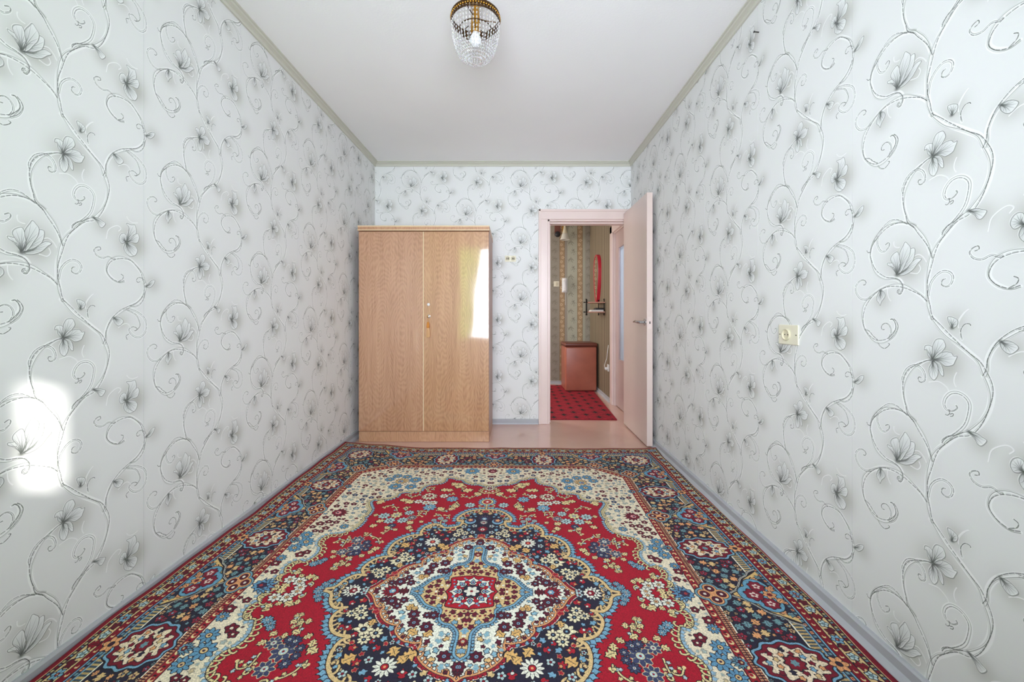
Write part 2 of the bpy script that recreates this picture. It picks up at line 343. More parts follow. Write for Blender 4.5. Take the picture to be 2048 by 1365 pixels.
def draw_rug():
    RED, DRED, MAR, NAVY, DK = (168, 14, 40), (128, 12, 34), (94, 18, 36), (38, 34, 54), (30, 24, 34)
    CREAM, WHITE, TAN, BLUE, TEAL = (234, 220, 192), (236, 234, 218), (220, 188, 134), (122, 168, 194), (108, 144, 154)
    PEACH, PALE, YEL = (226, 160, 108), (186, 208, 208), (228, 208, 150)
    K = Rug(); X, Y = K.X, K.Y; rng = np.random.RandomState(11)
    e = np.minimum(1250-X, 1655-Y); side = (1250-X) < (1655-Y); a = np.where(side, Y, X)
    ch = 1360.5-(.664*X+.748*Y); ei = np.minimum(e-421, ch)
    im, reg = K.im, K.reg
    def put(m, c, r=None):
        im[m] = c
        if r is not None: reg[m] = r
    put(e >= 0, NAVY, 7)
    put(ei > -2, CREAM, 1)
    per = lambda p, lo, hi, o=0.: (((a+o) % p) >= lo) & (((a+o) % p) < hi)
    # outer bands
    put(e < 138, DK, 8)
    put((e >= 110) & (e < 138), (44, 42, 62)); put(((e >= 110) & (e < 115)) | ((e >= 133) & (e < 138)), BLUE)
    put((e >= 119) & (e < 129) & per(34, 4, 15), PEACH); put((e >= 119) & (e < 129) & per(34, 21, 30), TEAL); put((e >= 122) & (e < 126) & per(34, 7, 12), DRED)
    put((e >= 84) & (e < 107), DRED); put((e >= 90) & (e < 101) & (np.hypot((a % 26)-13, e-95.5) < 6.2) & (np.hypot((a % 26)-10, e-94) > 3.6), YEL)
    put((e >= 41) & (e < 81), TAN); put(((e >= 81) & (e < 84)) | ((e >= 38) & (e < 41)) | ((e >= 107) & (e < 110)), DK)
    put((e >= 24) & (e < 38), (60, 24, 40)); put((e >= 27) & (e < 35) & per(30, 2, 10), (186, 176, 120)); put((e >= 27) & (e < 35) & per(30, 13, 19), TEAL); put((e >= 27) & (e < 35) & per(30, 22, 28), DRED); put((e >= 21) & (e < 24), YEL)
    put(e < 21, (146, 14, 42))
    def along(px, n):                       # place things along a band: px = distance from the outer edge
        return [(1250-px, t) for t in n if t < 1655-px] + [(t, 1655-px) for t in n if t < 1250-px]
    for k, (x, y) in enumerate(along(61, np.arange(8, 1650, 33))):
        t = k % 6
        if t == 0: K.rosette(x, y, 16, BLUE, DRED, DK, 6, TAN)
        elif t in (1, 5): K.leaf(x, y, 34, np.pi/4 if t == 1 else 3*np.pi/4, MAR, DK, 2, .36, False)
        elif t in (2, 4): K.rosette(x, y, 13, PALE, TEAL, DK, 5); 
        else: K.leaf(x, y, 38, 0.2, DRED, DK, 3, .34, True)
    # inner guard band and its ladder
    put((ei <= 0) & (ei > -3), DK); put((ei <= -3) & (ei > -28), (150, 26, 40), 9); put((ei <= -28) & (ei > -31), DK)
    al = np.where(ch < e-421, (X-Y)*.72, a)
    z = al % 30; put((ei < -7) & (ei > -24) & (np.hypot(z-15, ei+15.5) < 9) & (np.hypot(z-12, ei+14) > 5.4), YEL); put((ei < -11) & (ei > -20) & (z < 5), (40, 20, 30))
    put((ei <= -31) & (ei > -53), (206, 150, 110), 9); put((ei <= -33) & (ei > -51) & ((al % 9) < 4.2), (84, 24, 34)); put((ei <= -41) & (ei > -43), DK)
    put((ei <= -53) & (ei > -57), WHITE); put((ei <= -57) & (ei > -61), DK)
    # outer white pinstripe of the main border
    put((e > 138) & (e < 166) & per(14, 0, 7), (196, 164, 108), 9); put((e > 138) & (e < 166) & per(14, 7, 14), (60, 78, 92), 9); put((e >= 166) & (e < 171), WHITE, 9); put((e >= 171) & (e < 175), DK, 9)
    # field and its lobed edge
    F = spline(FIELD, 5.); K.poly(list(F)+[(757, 0), (0, 0)], RED, 2)
    up = [p for p in FIELD if p[1] > 395]; lo = [p for p in FIELD if p[1] < 425]
    K.fringe(up, 15, 24, 6, (150, 184, 206), DK, -1, .4); K.fringe(lo, 17, 22, 6, (150, 184, 206), (120, 130, 130), 1, .4)
    K.stroke(F, 11, DK); K.stroke(F, 7, YEL); K.fringe(up, 24, 17, 4, YEL, (140, 130, 100), 1, .3, True); K.fringe(lo, 22, 22, 6, YEL, DK, -1, .3, True)
    # medallion
    M = spline(MED_OUT, 4.); I = spline(MED_IN, 4.); T = spline(TAN_EDGE, 4.); O = spline(RED_EDGE, 3.)
    K.fringe(MED_OUT, 17, 34, 9, BLUE, DK, 1, .35)
    K.poly(list(M)+[(548, 0), (0, 0)], NAVY, 3); K.stroke(M, 17, DK); 
    K.fringe(MED_OUT, 24, 30, 8, TAN, DK, -1, -.2, True); K.stroke(M, 12, TAN)
    K.stroke(I, 40, DK); K.stroke(I, 36, WHITE); K.stroke(I, 32, (160, 24, 44))
    Q = I[::3]
    for p, n in zip(Q, normals(Q)): K.disc(p[0]+n[0]*11, p[1]+n[1]*11, 2.6, (70, 16, 34)); K.disc(p[0]+n[0]*16, p[1]+n[1]*16, 2., WHITE)
    K.poly(list(I)+[(385, 0), (0, 0)], WHITE, 4); K.stroke(I, 10, DK); K.fringe(MED_IN, 20, 20, 5, PEACH, DK, -1, .3, True); K.stroke(I, 6, PEACH)
    K.fringe(TAN_EDGE, 13, 20, 5, BLUE, DK, 1, .6)
    K.poly(list(T)+[(224, 0), (0, 0)], TAN, 5); K.stroke(T, 12, DK); K.stroke(T, 8, BLUE)
    K.poly(list(O)+[(98, 0), (0, 0)], (176, 18, 40), 6); K.stroke(O, 3.5, DK)
    # heart of the medallion
    K.disc(0, 0, 37, NAVY, True, 8, .08)
    for k in range(8):
        t = k*np.pi/4+.0; r = 60 if k % 2 == 0 else 64; x, y = r*np.cos(t), r*np.sin(t)
        if x > -20 and y > -20:
            K.leaf(x, y, 48, t, WHITE, DK, 2, .34, False); K.leaf(x-6*np.cos(t), y-6*np.sin(t), 26, t, BLUE, DK, 1, .3, False); K.disc(x-8*np.cos(t), y-8*np.sin(t), 3.5, DRED)
        t2 = t+np.pi/8; K.disc(70*np.cos(t2), 70*np.sin(t2), 5.5, BLUE)
    K.disc(0, 0, 24, WHITE, True, 6, .2); K.disc(0, 0, 6, DRED)
    # palmettes, rosettes, leaves
    R_ = lambda k: MOT.get(k, [])
    for x, y, r in R_('CART_'): pass
    for x, y, r in R_('PALM_WHITE'): K.palm(x, 0, r*1.3, 0, WHITE, DRED, WHITE)
    for x, y, r in R_('PALM_RED'): K.palm(x, 0, r*1.3, 0, (150, 22, 42), BLUE, WHITE)
    for x, y, r in R_('PALM_MAR'): K.leaf(x, 0, 34, 0, MAR, DK, 3, .5)
    K.palm(0, 440, 34, np.pi/2, (160, 24, 44), WHITE, DRED); K.palm(0, 545, 44, np.pi/2, (70, 60, 90), BLUE, WHITE); K.palm(0, 505, 24, np.pi/2, WHITE, DRED, WHITE)
    K.palm(0, 340, 20, np.pi/2, MAR, BLUE, WHITE); K.palm(0, 232, 22, np.pi/2, (150, 22, 42), TAN, BLUE); K.disc(0, 190, 12, BLUE, True, 5, .2)
    for x, y, r in R_('LOTUS_BLUE'): K.disc(x, y, r+4, DK, True); K.disc(x, y, r, BLUE); K.disc(x, y+r*.3, r*.75, (70, 50, 80)); K.disc(x, y+r*.35, r*.4, PEACH, n=5, amp=.2)
    for x, y, r in R_('R_WHITE_RED'): K.rosette(x, y, r, WHITE, (176, 20, 40), DK, 12, PEACH)
    for x, y, r in R_('R_CREAM_NAVY'): K.rosette(x, y, r, (238, 226, 188), NAVY, DK, 8, BLUE)
    for i, (x, y, r) in enumerate(R_('TULIP')): K.tulip(x, y, r*1.15, i*2.4, (172, 26, 44), [BLUE, PEACH, WHITE][i % 3])
    for i, (x, y, r) in enumerate(R_('LEAF_TAN')): K.leaf(x, y, r*2.2, i*1.7+.4, (224, 178, 110), DK, 3, .4)
    for x, y, r in R_('R_MAROON'): K.rosette(x, y, r, (92, 18, 42), BLUE, DK, 7, MAR)
    for x, y, r in R_('PALM_FIELD'):
        K.palm(x, y, r*1.25, -np.pi/2-.3, (236, 226, 196), (150, 20, 40), WHITE)
    K.palm(20, 868, 60, np.pi/2, TAN, (176, 30, 40), WHITE); K.palm(0, 905, 46, np.pi/2, (220, 214, 190), DRED, BLUE)
    for x, y, r in R_('PEND'):
        K.disc(0, y, r+16, DK, True, 14, .1); K.disc(0, y, r+13, BLUE, False, 14, .14); K.disc(0, y, r+1, DK); K.disc(0, y, r-2, YEL); K.disc(0, y, r-11, DK); K.disc(0, y, r-13, (176, 24, 44)); K.disc(0, y, 8, WHITE, n=5, amp=.3)
        K.stroke([(0, y-30), (0, y-90)], 12, DK); K.stroke([(0, y-30), (0, y-90)], 7, YEL); K.scroll([(0, y-58), (26, y-62), (44, y-48), (34, y-36)], 5, YEL, DK)
    for P in SCROLLS:
        K.scroll(P, 5.5, YEL, DK); Q = spline(P, 4.); N = normals(Q)
        for j, i in enumerate(range(3, len(Q)-1, 5)):
            v = N[i]*(1 if j % 2 else -1); m = Q[i]+v*11; K.leaf(m[0], m[1], 15, np.arctan2(v[1], v[0])+.5, YEL if j % 3 else PALE, DK, 2, .36, False)
    for x, y, r in R_('R_PALE'): K.rosette(x, y, r*.95, PALE, TEAL, DK, 8, (240, 236, 220))
    for x, y, r in R_('R_CREAM'): K.rosette(x, y, r, (232, 216, 160), PALE, DK, 8, DRED)
    for x, y, r in R_('R_NAVY'): K.rosette(x, y, r, (60, 66, 100), PALE, (220, 206, 160) if r > 18 else DK, 8, DRED)
    for i, (x, y, r) in enumerate(R_('LEAF_CREAM')): K.leaf(x, y, r*2.1, i*2.1+.6, YEL, DK, 3, .36)
    for x, y, r in R_('STAR_BLUE'): K.rosette(x, y, r*1.0, BLUE, PALE, DK, 8, DRED)
    for x, y, r in R_('R_WHITE_CREAM'): K.rosette(x, y, r, (232, 230, 216), TAN, DK, 7, DRED)
    for x, y, r in R_('R_MAR_SMALL'): K.rosette(x, y, r, (112, 20, 42), CREAM, DK, 5)
    for x, y, r in R_('R_BLUE'): K.rosette(x, y, r, (98, 148, 180), TAN, DK, 9, (60, 40, 60))
    for x, y, r in R_('PALM_BLUE'): K.palm(x, 0, r*1.35, np.pi, (98, 148, 184), (60, 40, 70), (176, 60, 60))
    for x, y, r in R_('PALM_TAN'): K.palm(x, y, r, 2.3, (228, 190, 130), BLUE, DRED)
    for x, y, r in R_('PALM_MAROON'): K.palm(max(x, 0), y, r*1.1, 1.57 if x < 100 else 3.14, (130, 22, 46), (224, 150, 150), NAVY)
    # main border: cartouches, lotuses, quatrefoils
    def cart(x, y, rx, ry):
        K.disc(x, y, rx+5, DK, True, 12, .04, ry=ry+5); K.disc(x, y, rx, BLUE, False, 12, .05, ry=ry); K.disc(x, y, rx-8, DK, False, 12, .05, ry=ry-8); K.disc(x, y, rx-11, (120, 18, 40), False, 12, .06, ry=ry-11)
        K.disc(x, y, rx-27, DK, False, 12, .1, ry=ry-23); K.disc(x, y, rx-30, (236, 216, 186), False, 12, .12, ry=ry-26)
        r2 = np.random.RandomState(int(x+y))
        for k in range(18):
            t = k*2*np.pi/18; q = .7 if k % 2 else .48; px, py = x+(rx-34)*q*1.3*np.cos(t), y+(ry-28)*q*1.3*np.sin(t)
            c = [(120, 20, 42), PEACH, BLUE, TAN, (120, 20, 42), PEACH, NAVY][k % 7]; K.leaf(px, py, 19, t*2.3, c, DK, 2, .36, False)
        K.disc(x, y, rx*.27, DK, n=8, amp=.12, ry=ry*.33); K.disc(x, y, rx*.23, (130, 20, 42), n=8, amp=.12, ry=ry*.29); K.disc(x, y, 11, TEAL, n=6, amp=.2)
    def lot(x, y, v):                        # v: unit vector pointing inwards
        u = np.array([-v[1], v[0]]); p = lambda i, j: (x+v[0]*i+u[0]*j, y+v[1]*i+u[1]*j)
        out = spline([p(-74, -150), p(-40, -132), p(-20, -110), p(10, -92), p(36, -56), p(62, -26), p(98, 0), p(62, 26), p(36, 56), p(10, 92), p(-20, 110), p(-40, 132), p(-74, 150)], 5.)
        K.poly(list(out), DK, 9, True); K.stroke(out, 10, DK); K.stroke(out, 6, WHITE); K.stroke(out, 2, DK)
        inn = spline([p(-74, -138), p(-46, -118), p(4, -84), p(30, -48), p(54, -22), p(84, 0), p(54, 22), p(30, 48), p(4, 84), p(-46, 118), p(-74, 138)], 5.); K.poly(list(inn), (222, 186, 120), 9)
        in2 = spline([p(-74, -112), p(-40, -90), p(-4, -62), p(14, -40), p(36, -16), p(54, 0), p(36, 16), p(14, 40), p(-4, 62), p(-40, 90), p(-74, 112)], 5.); K.stroke(in2, 6, (96, 20, 44)); K.poly(list(in2), NAVY, 9)
        for j in range(-6, 7): K.stroke([p(22-abs(j)*14, j*17), p(52-abs(j)*17, j*17)], 3, (110, 84, 60))
        for j in (-1, 1): K.leaf(*p(-40, j*84), 30, j*.8, PEACH, DK, 3); K.leaf(*p(-62, j*100), 24, -j*.5, TEAL, DK, 2); K.rosette(*p(30, j*4), 9, PEACH, DRED, DK, 5)
        for i, j, r in ((16, 0, 47), (-22, 46, 42), (-22, -46, 42), (-46, 0, 40)): K.disc(*p(i, j), r+3, DK); 
        for i, j, r in ((16, 0, 47), (-22, 46, 42), (-22, -46, 42), (-46, 0, 40)): K.disc(*p(i, j), r, (104, 158, 186))
        for i, j, r in ((10, 0, 33), (-24, 46, 29), (-24, -46, 29)): K.disc(*p(i, j), r, DK, n=7, amp=.1); K.disc(*p(i, j), r-3, (128, 24, 48), n=7, amp=.1); K.rosette(*p(i, j), r*.42, (232, 214, 200), (128, 24, 48), (128, 24, 48), 5)
        K.rosette(*p(-46, 0), 20, PEACH, DRED, DK, 6); K.leaf(*p(-66, 30), 30, .6, PEACH, DK, 3); K.leaf(*p(-66, -30), 30, -.6, PEACH, DK, 3)
    def quat(x, y, v):
        u = np.array([-v[1], v[0]]); p = lambda i, j: (x+v[0]*i+u[0]*j, y+v[1]*i+u[1]*j)
        for R, c in ((36, DK), (33, (112, 156, 172)), (26, DK), (24, PEACH), (17.5, DK), (15.5, (84, 18, 38))):
            for i, j in ((30, 0), (-30, 0), (0, 30), (0, -30)): K.disc(*p(i, j), R, c, True)
        for i, j in ((30, 0), (-30, 0), (0, 30), (0, -30)): K.disc(*p(i, j), 6, WHITE)
        K.disc(x, y, 9, PEACH)
    L_, U_ = np.array([-1., 0.]), np.array([0., -1.])
    for y in (14, 592, 1150): lot(1048, 0 if y < 50 else y, L_); quat(890, 0 if y < 50 else y, L_)
    for x in (0, 690): lot(x, 1453, U_); quat(x, 1296, U_)
    cart(996, 300, 116, 84); cart(994, 876, 116, 84); cart(1000, 1405, 106, 106); cart(345, 1400, 88, 118)
    for x, y in ((838, 300), (838, 876), (345, 1240)): K.palm(x, y, 30, np.pi if x > 400 else -1.57, (104, 150, 170), MAR, TAN)
    for x, y in ((1126, 300), (1126, 876), (345, 1530)): K.rosette(x, y, 24, PEACH, NAVY, DK, 6, MAR)
    # small fillers, scattered where a region is still free
    def scatter(r, n, rr, fn, m=1.):
        ys, xs = np.nonzero(reg == r)
        if len(xs) == 0: return
        pick = rng.randint(0, len(xs), n)
        for k in pick:
            x, y = (xs[k]+.5)/K.res, (ys[k]+.5)/K.res; R = rr*m
            b = K.box(x-R, x+R, y-R, y+R)
            if K.occ[b].any() or (reg[b] != r).any(): continue
            fn(x, y, rr, rng.rand()*6.28, rng.rand())
    def f_border(x, y, r, t, q):
        c = [(112, 150, 156), PEACH, (222, 186, 130), (112, 150, 156), (214, 178, 128), (150, 40, 60)][int(q*5.99)]
        if q < .55: K.leaf(x, y, r*2.1, t, c, DK, 3, .42, q < .2)
        else: K.rosette(x, y, r*.85, c, [MAR, BLUE, NAVY][int(q*97) % 3], DK, 5, PALE)
    scatter(7, 3000, 15, f_border, .74); scatter(7, 6000, 10, f_border, .76); scatter(7, 14000, 6, f_border, .8)
    f_cream = lambda x, y, r, t, q: K.rosette(x, y, r*.9, (110, 20, 44) if q < .4 else ((66, 84, 116) if q < .65 else (150, 176, 186)), CREAM, DK, 5) if q < .8 else K.leaf(x, y, r*2.2, t, (176, 182, 168), (150, 150, 140), 2, .3)
    scatter(1, 700, 14, f_cream, 1.5); scatter(1, 1600, 9, lambda x, y, r, t, q: K.leaf(x, y, r*2.1, t, [(168, 178, 170), (110, 22, 44), (120, 150, 170), (196, 176, 140)][int(q*3.99)], (150, 144, 130) if q < .25 or q > .75 else DK, 2, .34, False), 1.25)
    scatter(1, 2500, 6, lambda x, y, r, t, q: K.leaf(x, y, r*2, t, (164, 176, 172) if q < .6 else (84, 62, 72), (176, 170, 152), 1, .3, False), 1.3)
    f_navy = lambda x, y, r, t, q: K.leaf(x, y, r*2.2, t, BLUE if q < .45 else (TAN if q < .6 else (164, 26, 46)), DK if q < .6 else (214, 150, 110), 2, .34, False) if q < .8 else K.rosette(x, y, r, PALE, DRED, DK, 5)
    scatter(3, 900, 12, f_navy, 1.05); scatter(3, 2500, 7.5, f_navy, 1.05)
    f_white = lambda x, y, r, t, q: K.leaf(x, y, r*2.2, t, (140, 182, 198) if q < .55 else ((226, 186, 124) if q < .75 else (96, 20, 44)), DK if q > .3 else (150, 160, 160), 2, .3, False)
    scatter(4, 900, 11, f_white, 1.15); scatter(4, 2200, 7, f_white, 1.15)
    scatter(5, 500, 10, lambda x, y, r, t, q: K.leaf(x, y, r*2.2, t, (104, 20, 44) if q < .6 else BLUE, DK, 2, .4, False), .95); scatter(5, 900, 6, lambda x, y, r, t, q: K.disc(x, y, r*.8, (120, 30, 44) if q < .6 else WHITE, True), 1.)
    scatter(6, 60, 6, lambda x, y, r, t, q: K.disc(x, y, r*.7, BLUE, True), 1.2)
    kn = rng.rand(K.ny//2+1, K.nx//2+1).repeat(2, 0).repeat(2, 1)[:K.ny, :K.nx, None]      # every knot of wool takes the dye a little differently
    return im*(.85+.25*kn)/255.

def draw_hall_runner():
    """dark red runner: staggered rows of black four-pointed stars on a mottled ground (one 230 x 210 mm repeat)"""
    n = 184; X, Y = np.meshgrid((np.arange(n)+.5)/n*230, (np.arange(n)+.5)/n*210); rng = np.random.RandomState(5)
    z = rng.rand(n//4, n//4).repeat(4, 0).repeat(4, 1); im = np.array([168, 18, 40.])*(.74+.42*z[..., None])
    for cx, cy in ((57, 52), (172, 157)):
        for sx in (-230, 0, 230):
            for sy in (-210, 0, 210):
                dx, dy = np.abs(X-cx-sx), np.abs(Y-cy-sy); q = (dx/92)**.62+(dy/88)**.62
                im[(q > 1.0) & (q < 1.12)] = (96, 12, 30)
                im[(dx/50)**.62+(dy/58)**.62 < 1] = (22, 10, 14)
    return im/255.

def draw_hall_paper():
    """far hall wall: grey-green paper, tan flower stripes, thin dull sprays (one 520 mm repeat wide, 260 high)"""
    nx, ny = 520, 260; X, Y = np.meshgrid(np.arange(nx)+.5, np.arange(ny)+.5); rng = np.random.RandomState(8)
    im = np.ones((ny, nx, 3))*np.array([172, 170, 152.])
    def col(x0, x1, c): im[:, x0:x1] = c
    col(0, 250, (158, 152, 138)); col(250, 400, (180, 180, 160))
    for x0 in (130, 400):
        col(x0, x0+82, (176, 148, 112)); col(x0+3, x0+8, (120, 98, 74)); col(x0+74, x0+79, (120, 98, 74))
        for y0 in (0, 65, 130, 195):
            cx, cy = x0+41+(10 if (y0//65) % 2 else -10), y0+32
            t = np.arctan2(Y-cy, X-cx); d = np.hypot(X-cx, Y-cy)
            im[d < 27*(1+.25*np.cos(5*t))] = (118, 92, 68); im[d < 23*(1+.28*np.cos(5*t))] = (206, 182, 146); im[d < 6] = (130, 100, 74)
    for cx, cy in ((60, 70), (60, 200), (300, 60), (340, 190)):
        for k in range(26):
            a_, L = rng.rand()*6.28, 14+rng.rand()*38; ex, ey = cx+L*np.cos(a_), cy+L*np.sin(a_)
            im[seg_dist(X, Y, (cx, cy+20), (ex, ey)) < .9] = (134, 130, 114); im[np.hypot(X-ex, Y-ey) < 3.6] = (124, 118, 106)
    return im/255.

def draw_hall_stripes():
    """right hall wall: brown and olive stripes (one 200 mm repeat)"""
    nx, ny = 200, 64; im = np.ones((ny, nx, 3))*np.array([142, 130, 106.]); rng = np.random.RandomState(4)
    for x0, x1, c in ((0, 26, (96, 78, 62)), (26, 34, (70, 54, 44)), (60, 66, (112, 98, 78)), (100, 128, (110, 92, 74)), (128, 134, (76, 60, 48)), (150, 158, (120, 106, 84)), (176, 182, (120, 106, 84))): im[:, x0:x1] = c
    return np.clip(im*(.94+.12*rng.rand(ny, nx, 1)), 0, 255)/255.
# ---------------------------------------------------------------- helpers
def link(name, bm, mat=None, parent=None, smooth=False, loc=None, rot=None):
    me = bpy.data.meshes.new(name); bm.normal_update(); bm.to_mesh(me); bm.free()
    if smooth:
        for p in me.polygons: p.use_smooth = True
        if smooth is not True: me.set_sharp_from_angle(angle=R(smooth))
    o = bpy.data.objects.new(name, me); COL.objects.link(o)
    if mat: me.materials.append(mat)
    if parent: o.parent = parent
    if loc: o.location = loc
    if rot: o.rotation_euler = rot
    return o
def tag(o, label=None, cat=None, group=None, kind=None):
    for k, v in (('label', label), ('category', cat), ('group', group), ('kind', kind)):
        if v: o[k] = v
    return o
def thing(name, label, cat, loc=(0, 0, 0), rotz=0, group=None, kind=None):
    o = bpy.data.objects.new(name, None); o.empty_display_size = .1; COL.objects.link(o); o.location = loc; o.rotation_euler = (0, 0, rotz)
    return tag(o, label, cat, group, kind)
def box(bm, x0, x1, y0, y1, z0, z1, bev=0, seg=2, M=None):
    v = [bm.verts.new((x, y, z)) for z in (z0, z1) for y in (y0, y1) for x in (x0, x1)]
    f = [bm.faces.new([v[i] for i in q]) for q in ((0, 2, 3, 1), (4, 5, 7, 6), (0, 1, 5, 4), (1, 3, 7, 5), (3, 2, 6, 7), (2, 0, 4, 6))]
    if bev:
        r = bmesh.ops.bevel(bm, geom=list({e for q in f for e in q.edges}), offset=bev, segments=seg, affect='EDGES', profile=.5)
        v = list({w for q in r['faces'] for w in q.verts} | {w for w in v if w.is_valid})
    if M: bmesh.ops.transform(bm, matrix=M, verts=[w for w in v if w.is_valid])
    return bm
def B(*a, **k): return box(bmesh.new(), *a, **k)
def lathe(bm, prof, n=24, c=(0, 0, 0), M=None, closed=False):
    rings = []
    for r, z in prof:
        if r < 1e-6: rings.append([bm.verts.new((c[0], c[1], c[2]+z))])
        else: rings.append([bm.verts.new((c[0]+r*math.cos(2*math.pi*k/n), c[1]+r*math.sin(2*math.pi*k/n), c[2]+z)) for k in range(n)])
    pr = list(zip(rings[:-1], rings[1:]))
    if closed: pr.append((rings[-1], rings[0]))
    for a, b in pr:
        for k in range(n):
            q = [a[k % len(a)], a[(k+1) % n % len(a)], b[(k+1) % n % len(b)], b[k % len(b)]]
            q = list(dict.fromkeys(q))
            if len(q) > 2: bm.faces.new(q)
    if M: bmesh.ops.transform(bm, matrix=M, verts=[v for r_ in rings for v in r_])
    return bm
def tube(bm, P, r, n=8, cap=True):
    P = [Vector(p) for p in P]; rs = r if isinstance(r, (list, tuple)) else [r]*len(P); rings = []; up = None
    for i, p in enumerate(P):
        t = (P[min(i+1, len(P)-1)]-P[max(i-1, 0)]).normalized()
        if up is None or abs(up.dot(t)) > .95: up = Vector((0, 0, 1)) if abs(t.z) < .9 else Vector((1, 0, 0))
        u = t.cross(up).normalized(); w = u.cross(t); up = w
        rings.append([bm.verts.new(p+(u*math.cos(2*math.pi*k/n)+w*math.sin(2*math.pi*k/n))*rs[i]) for k in range(n)])
    for a, b in zip(rings[:-1], rings[1:]):
        for k in range(n): bm.faces.new([a[k], b[k], b[(k+1) % n], a[(k+1) % n]])
    if cap: bm.faces.new(rings[0]); bm.faces.new(rings[-1][::-1])
    return bm
def prism(bm, poly, h, M):
    """a flat outline (x, y), given the thickness h along z, then placed by M"""
    a = [bm.verts.new(M @ Vector((x, y, 0))) for x, y in poly]; b = [bm.verts.new(M @ Vector((x, y, h))) for x, y in poly]
    bm.faces.new(a[::-1]); bm.faces.new(b)
    for k in range(len(poly)): bm.faces.new([a[k], a[(k+1) % len(poly)], b[(k+1) % len(poly)], b[k]])
    return bm
AX_L = Matrix.Rotation(R(-90), 4, 'Y')      # local z -> -x   (things on a wall to the right)
AX_B = Matrix.Rotation(R(90), 4, 'X')       # local z -> -y   (things on a wall ahead)
def srgb(c): return tuple(((v/255)/12.92 if v/255 <= .04045 else ((v/255+.055)/1.055)**2.4) for v in c)+(1,)

# ---------------------------------------------------------------- materials
def mat(name, col, rough=.6, metal=0, bump=0, bscale=200, var=0, vscale=6, coat=0, **kw):
    m = bpy.data.materials.new(name); m.use_nodes = True; n = m.node_tree.nodes; l = m.node_tree.links; p = n['Principled BSDF']
    p.inputs['Base Color'].default_value = srgb(col); p.inputs['Roughness'].default_value = rough; p.inputs['Metallic'].default_value = metal; p.inputs['Coat Weight'].default_value = coat
    for k, v in kw.items(): p.inputs[k.replace('_', ' ')].default_value = v
    tc = n.new('ShaderNodeTexCoord')
    if var:
        t = n.new('ShaderNodeTexNoise'); t.inputs['Scale'].default_value = vscale; t.inputs['Detail'].default_value = 5; l.new(tc.outputs['Object'], t.inputs['Vector'])
        r = n.new('ShaderNodeValToRGB'); c = srgb(col); r.color_ramp.elements[0].position = .3; r.color_ramp.elements[1].position = .7
        r.color_ramp.elements[0].color = tuple(v*(1-var) for v in c[:3])+(1,); r.color_ramp.elements[1].color = tuple(min(1, v*(1+var)) for v in c[:3])+(1,)
        l.new(t.outputs['Fac'], r.inputs['Fac']); l.new(r.outputs['Color'], p.inputs['Base Color'])
    if bump:
        t = n.new('ShaderNodeTexNoise'); t.inputs['Scale'].default_value = bscale; t.inputs['Detail'].default_value = 3; l.new(tc.outputs['Object'], t.inputs['Vector'])
        b = n.new('ShaderNodeBump'); b.inputs['Strength'].default_value = bump; b.inputs['Distance'].default_value = .002; l.new(t.outputs['Fac'], b.inputs['Height']); l.new(b.outputs['Normal'], p.inputs['Normal'])
    return m
def image(name, a, data=False):
    h, w = a.shape[:2]; im = bpy.data.images.new(name, w, h, alpha=False, float_buffer=False)
    px = np.ones((h, w, 4), np.float32); px[..., :3] = a if a.ndim == 3 else a[..., None]
    if data: im.colorspace_settings.name = 'Non-Color'
    im.pixels.foreach_set(np.clip(px, 0, 1).ravel()); im.update(); im.pack(); return im
def printed(name, im, rough=.7, hgt=None, hstr=.25, noise=0, nscale=300, interp='Linear', wear=0):
    """a surface printed with a drawn pattern (UV mapped), with a fine relief"""
    m = bpy.data.materials.new(name); m.use_nodes = True; n = m.node_tree.nodes; l = m.node_tree.links; p = n['Principled BSDF']
    uv = n.new('ShaderNodeUVMap'); t = n.new('ShaderNodeTexImage'); t.image = im; t.interpolation = interp; l.new(uv.outputs['UV'], t.inputs['Vector'])
    col = t.outputs['Color']; p.inputs['Roughness'].default_value = rough; tc = n.new('ShaderNodeTexCoord')
    if wear:
        z = n.new('ShaderNodeTexNoise'); z.inputs['Scale'].default_value = 3; z.inputs['Detail'].default_value = 6; l.new(tc.outputs['Object'], z.inputs['Vector'])
        mx = n.new('ShaderNodeMix'); mx.data_type = 'RGBA'; mx.blend_type = 'MULTIPLY'; l.new(col, mx.inputs['A']); mx.inputs['B'].default_value = (.9, .87, .8, 1)
        mr = n.new('ShaderNodeMapRange'); mr.inputs['From Min'].default_value = .45; mr.inputs['From Max'].default_value = .75; mr.inputs['To Max'].default_value = wear; l.new(z.outputs['Fac'], mr.inputs['Value']); l.new(mr.outputs['Result'], mx.inputs['Factor']); col = mx.outputs['Result']
    l.new(col, p.inputs['Base Color']); b = n.new('ShaderNodeBump'); b.inputs['Distance'].default_value = .0015; b.inputs['Strength'].default_value = hstr
    if hgt:
        t2 = n.new('ShaderNodeTexImage'); t2.image = hgt; l.new(uv.outputs['UV'], t2.inputs['Vector']); h = t2.outputs['Color']
    else:
        z = n.new('ShaderNodeTexNoise'); z.inputs['Scale'].default_value = nscale; z.inputs['Detail'].default_value = 2; l.new(tc.outputs['Object'], z.inputs['Vector']); h = z.outputs['Fac']
    l.new(h, b.inputs['Height']); l.new(b.outputs['Normal'], p.inputs['Normal'])
    return m
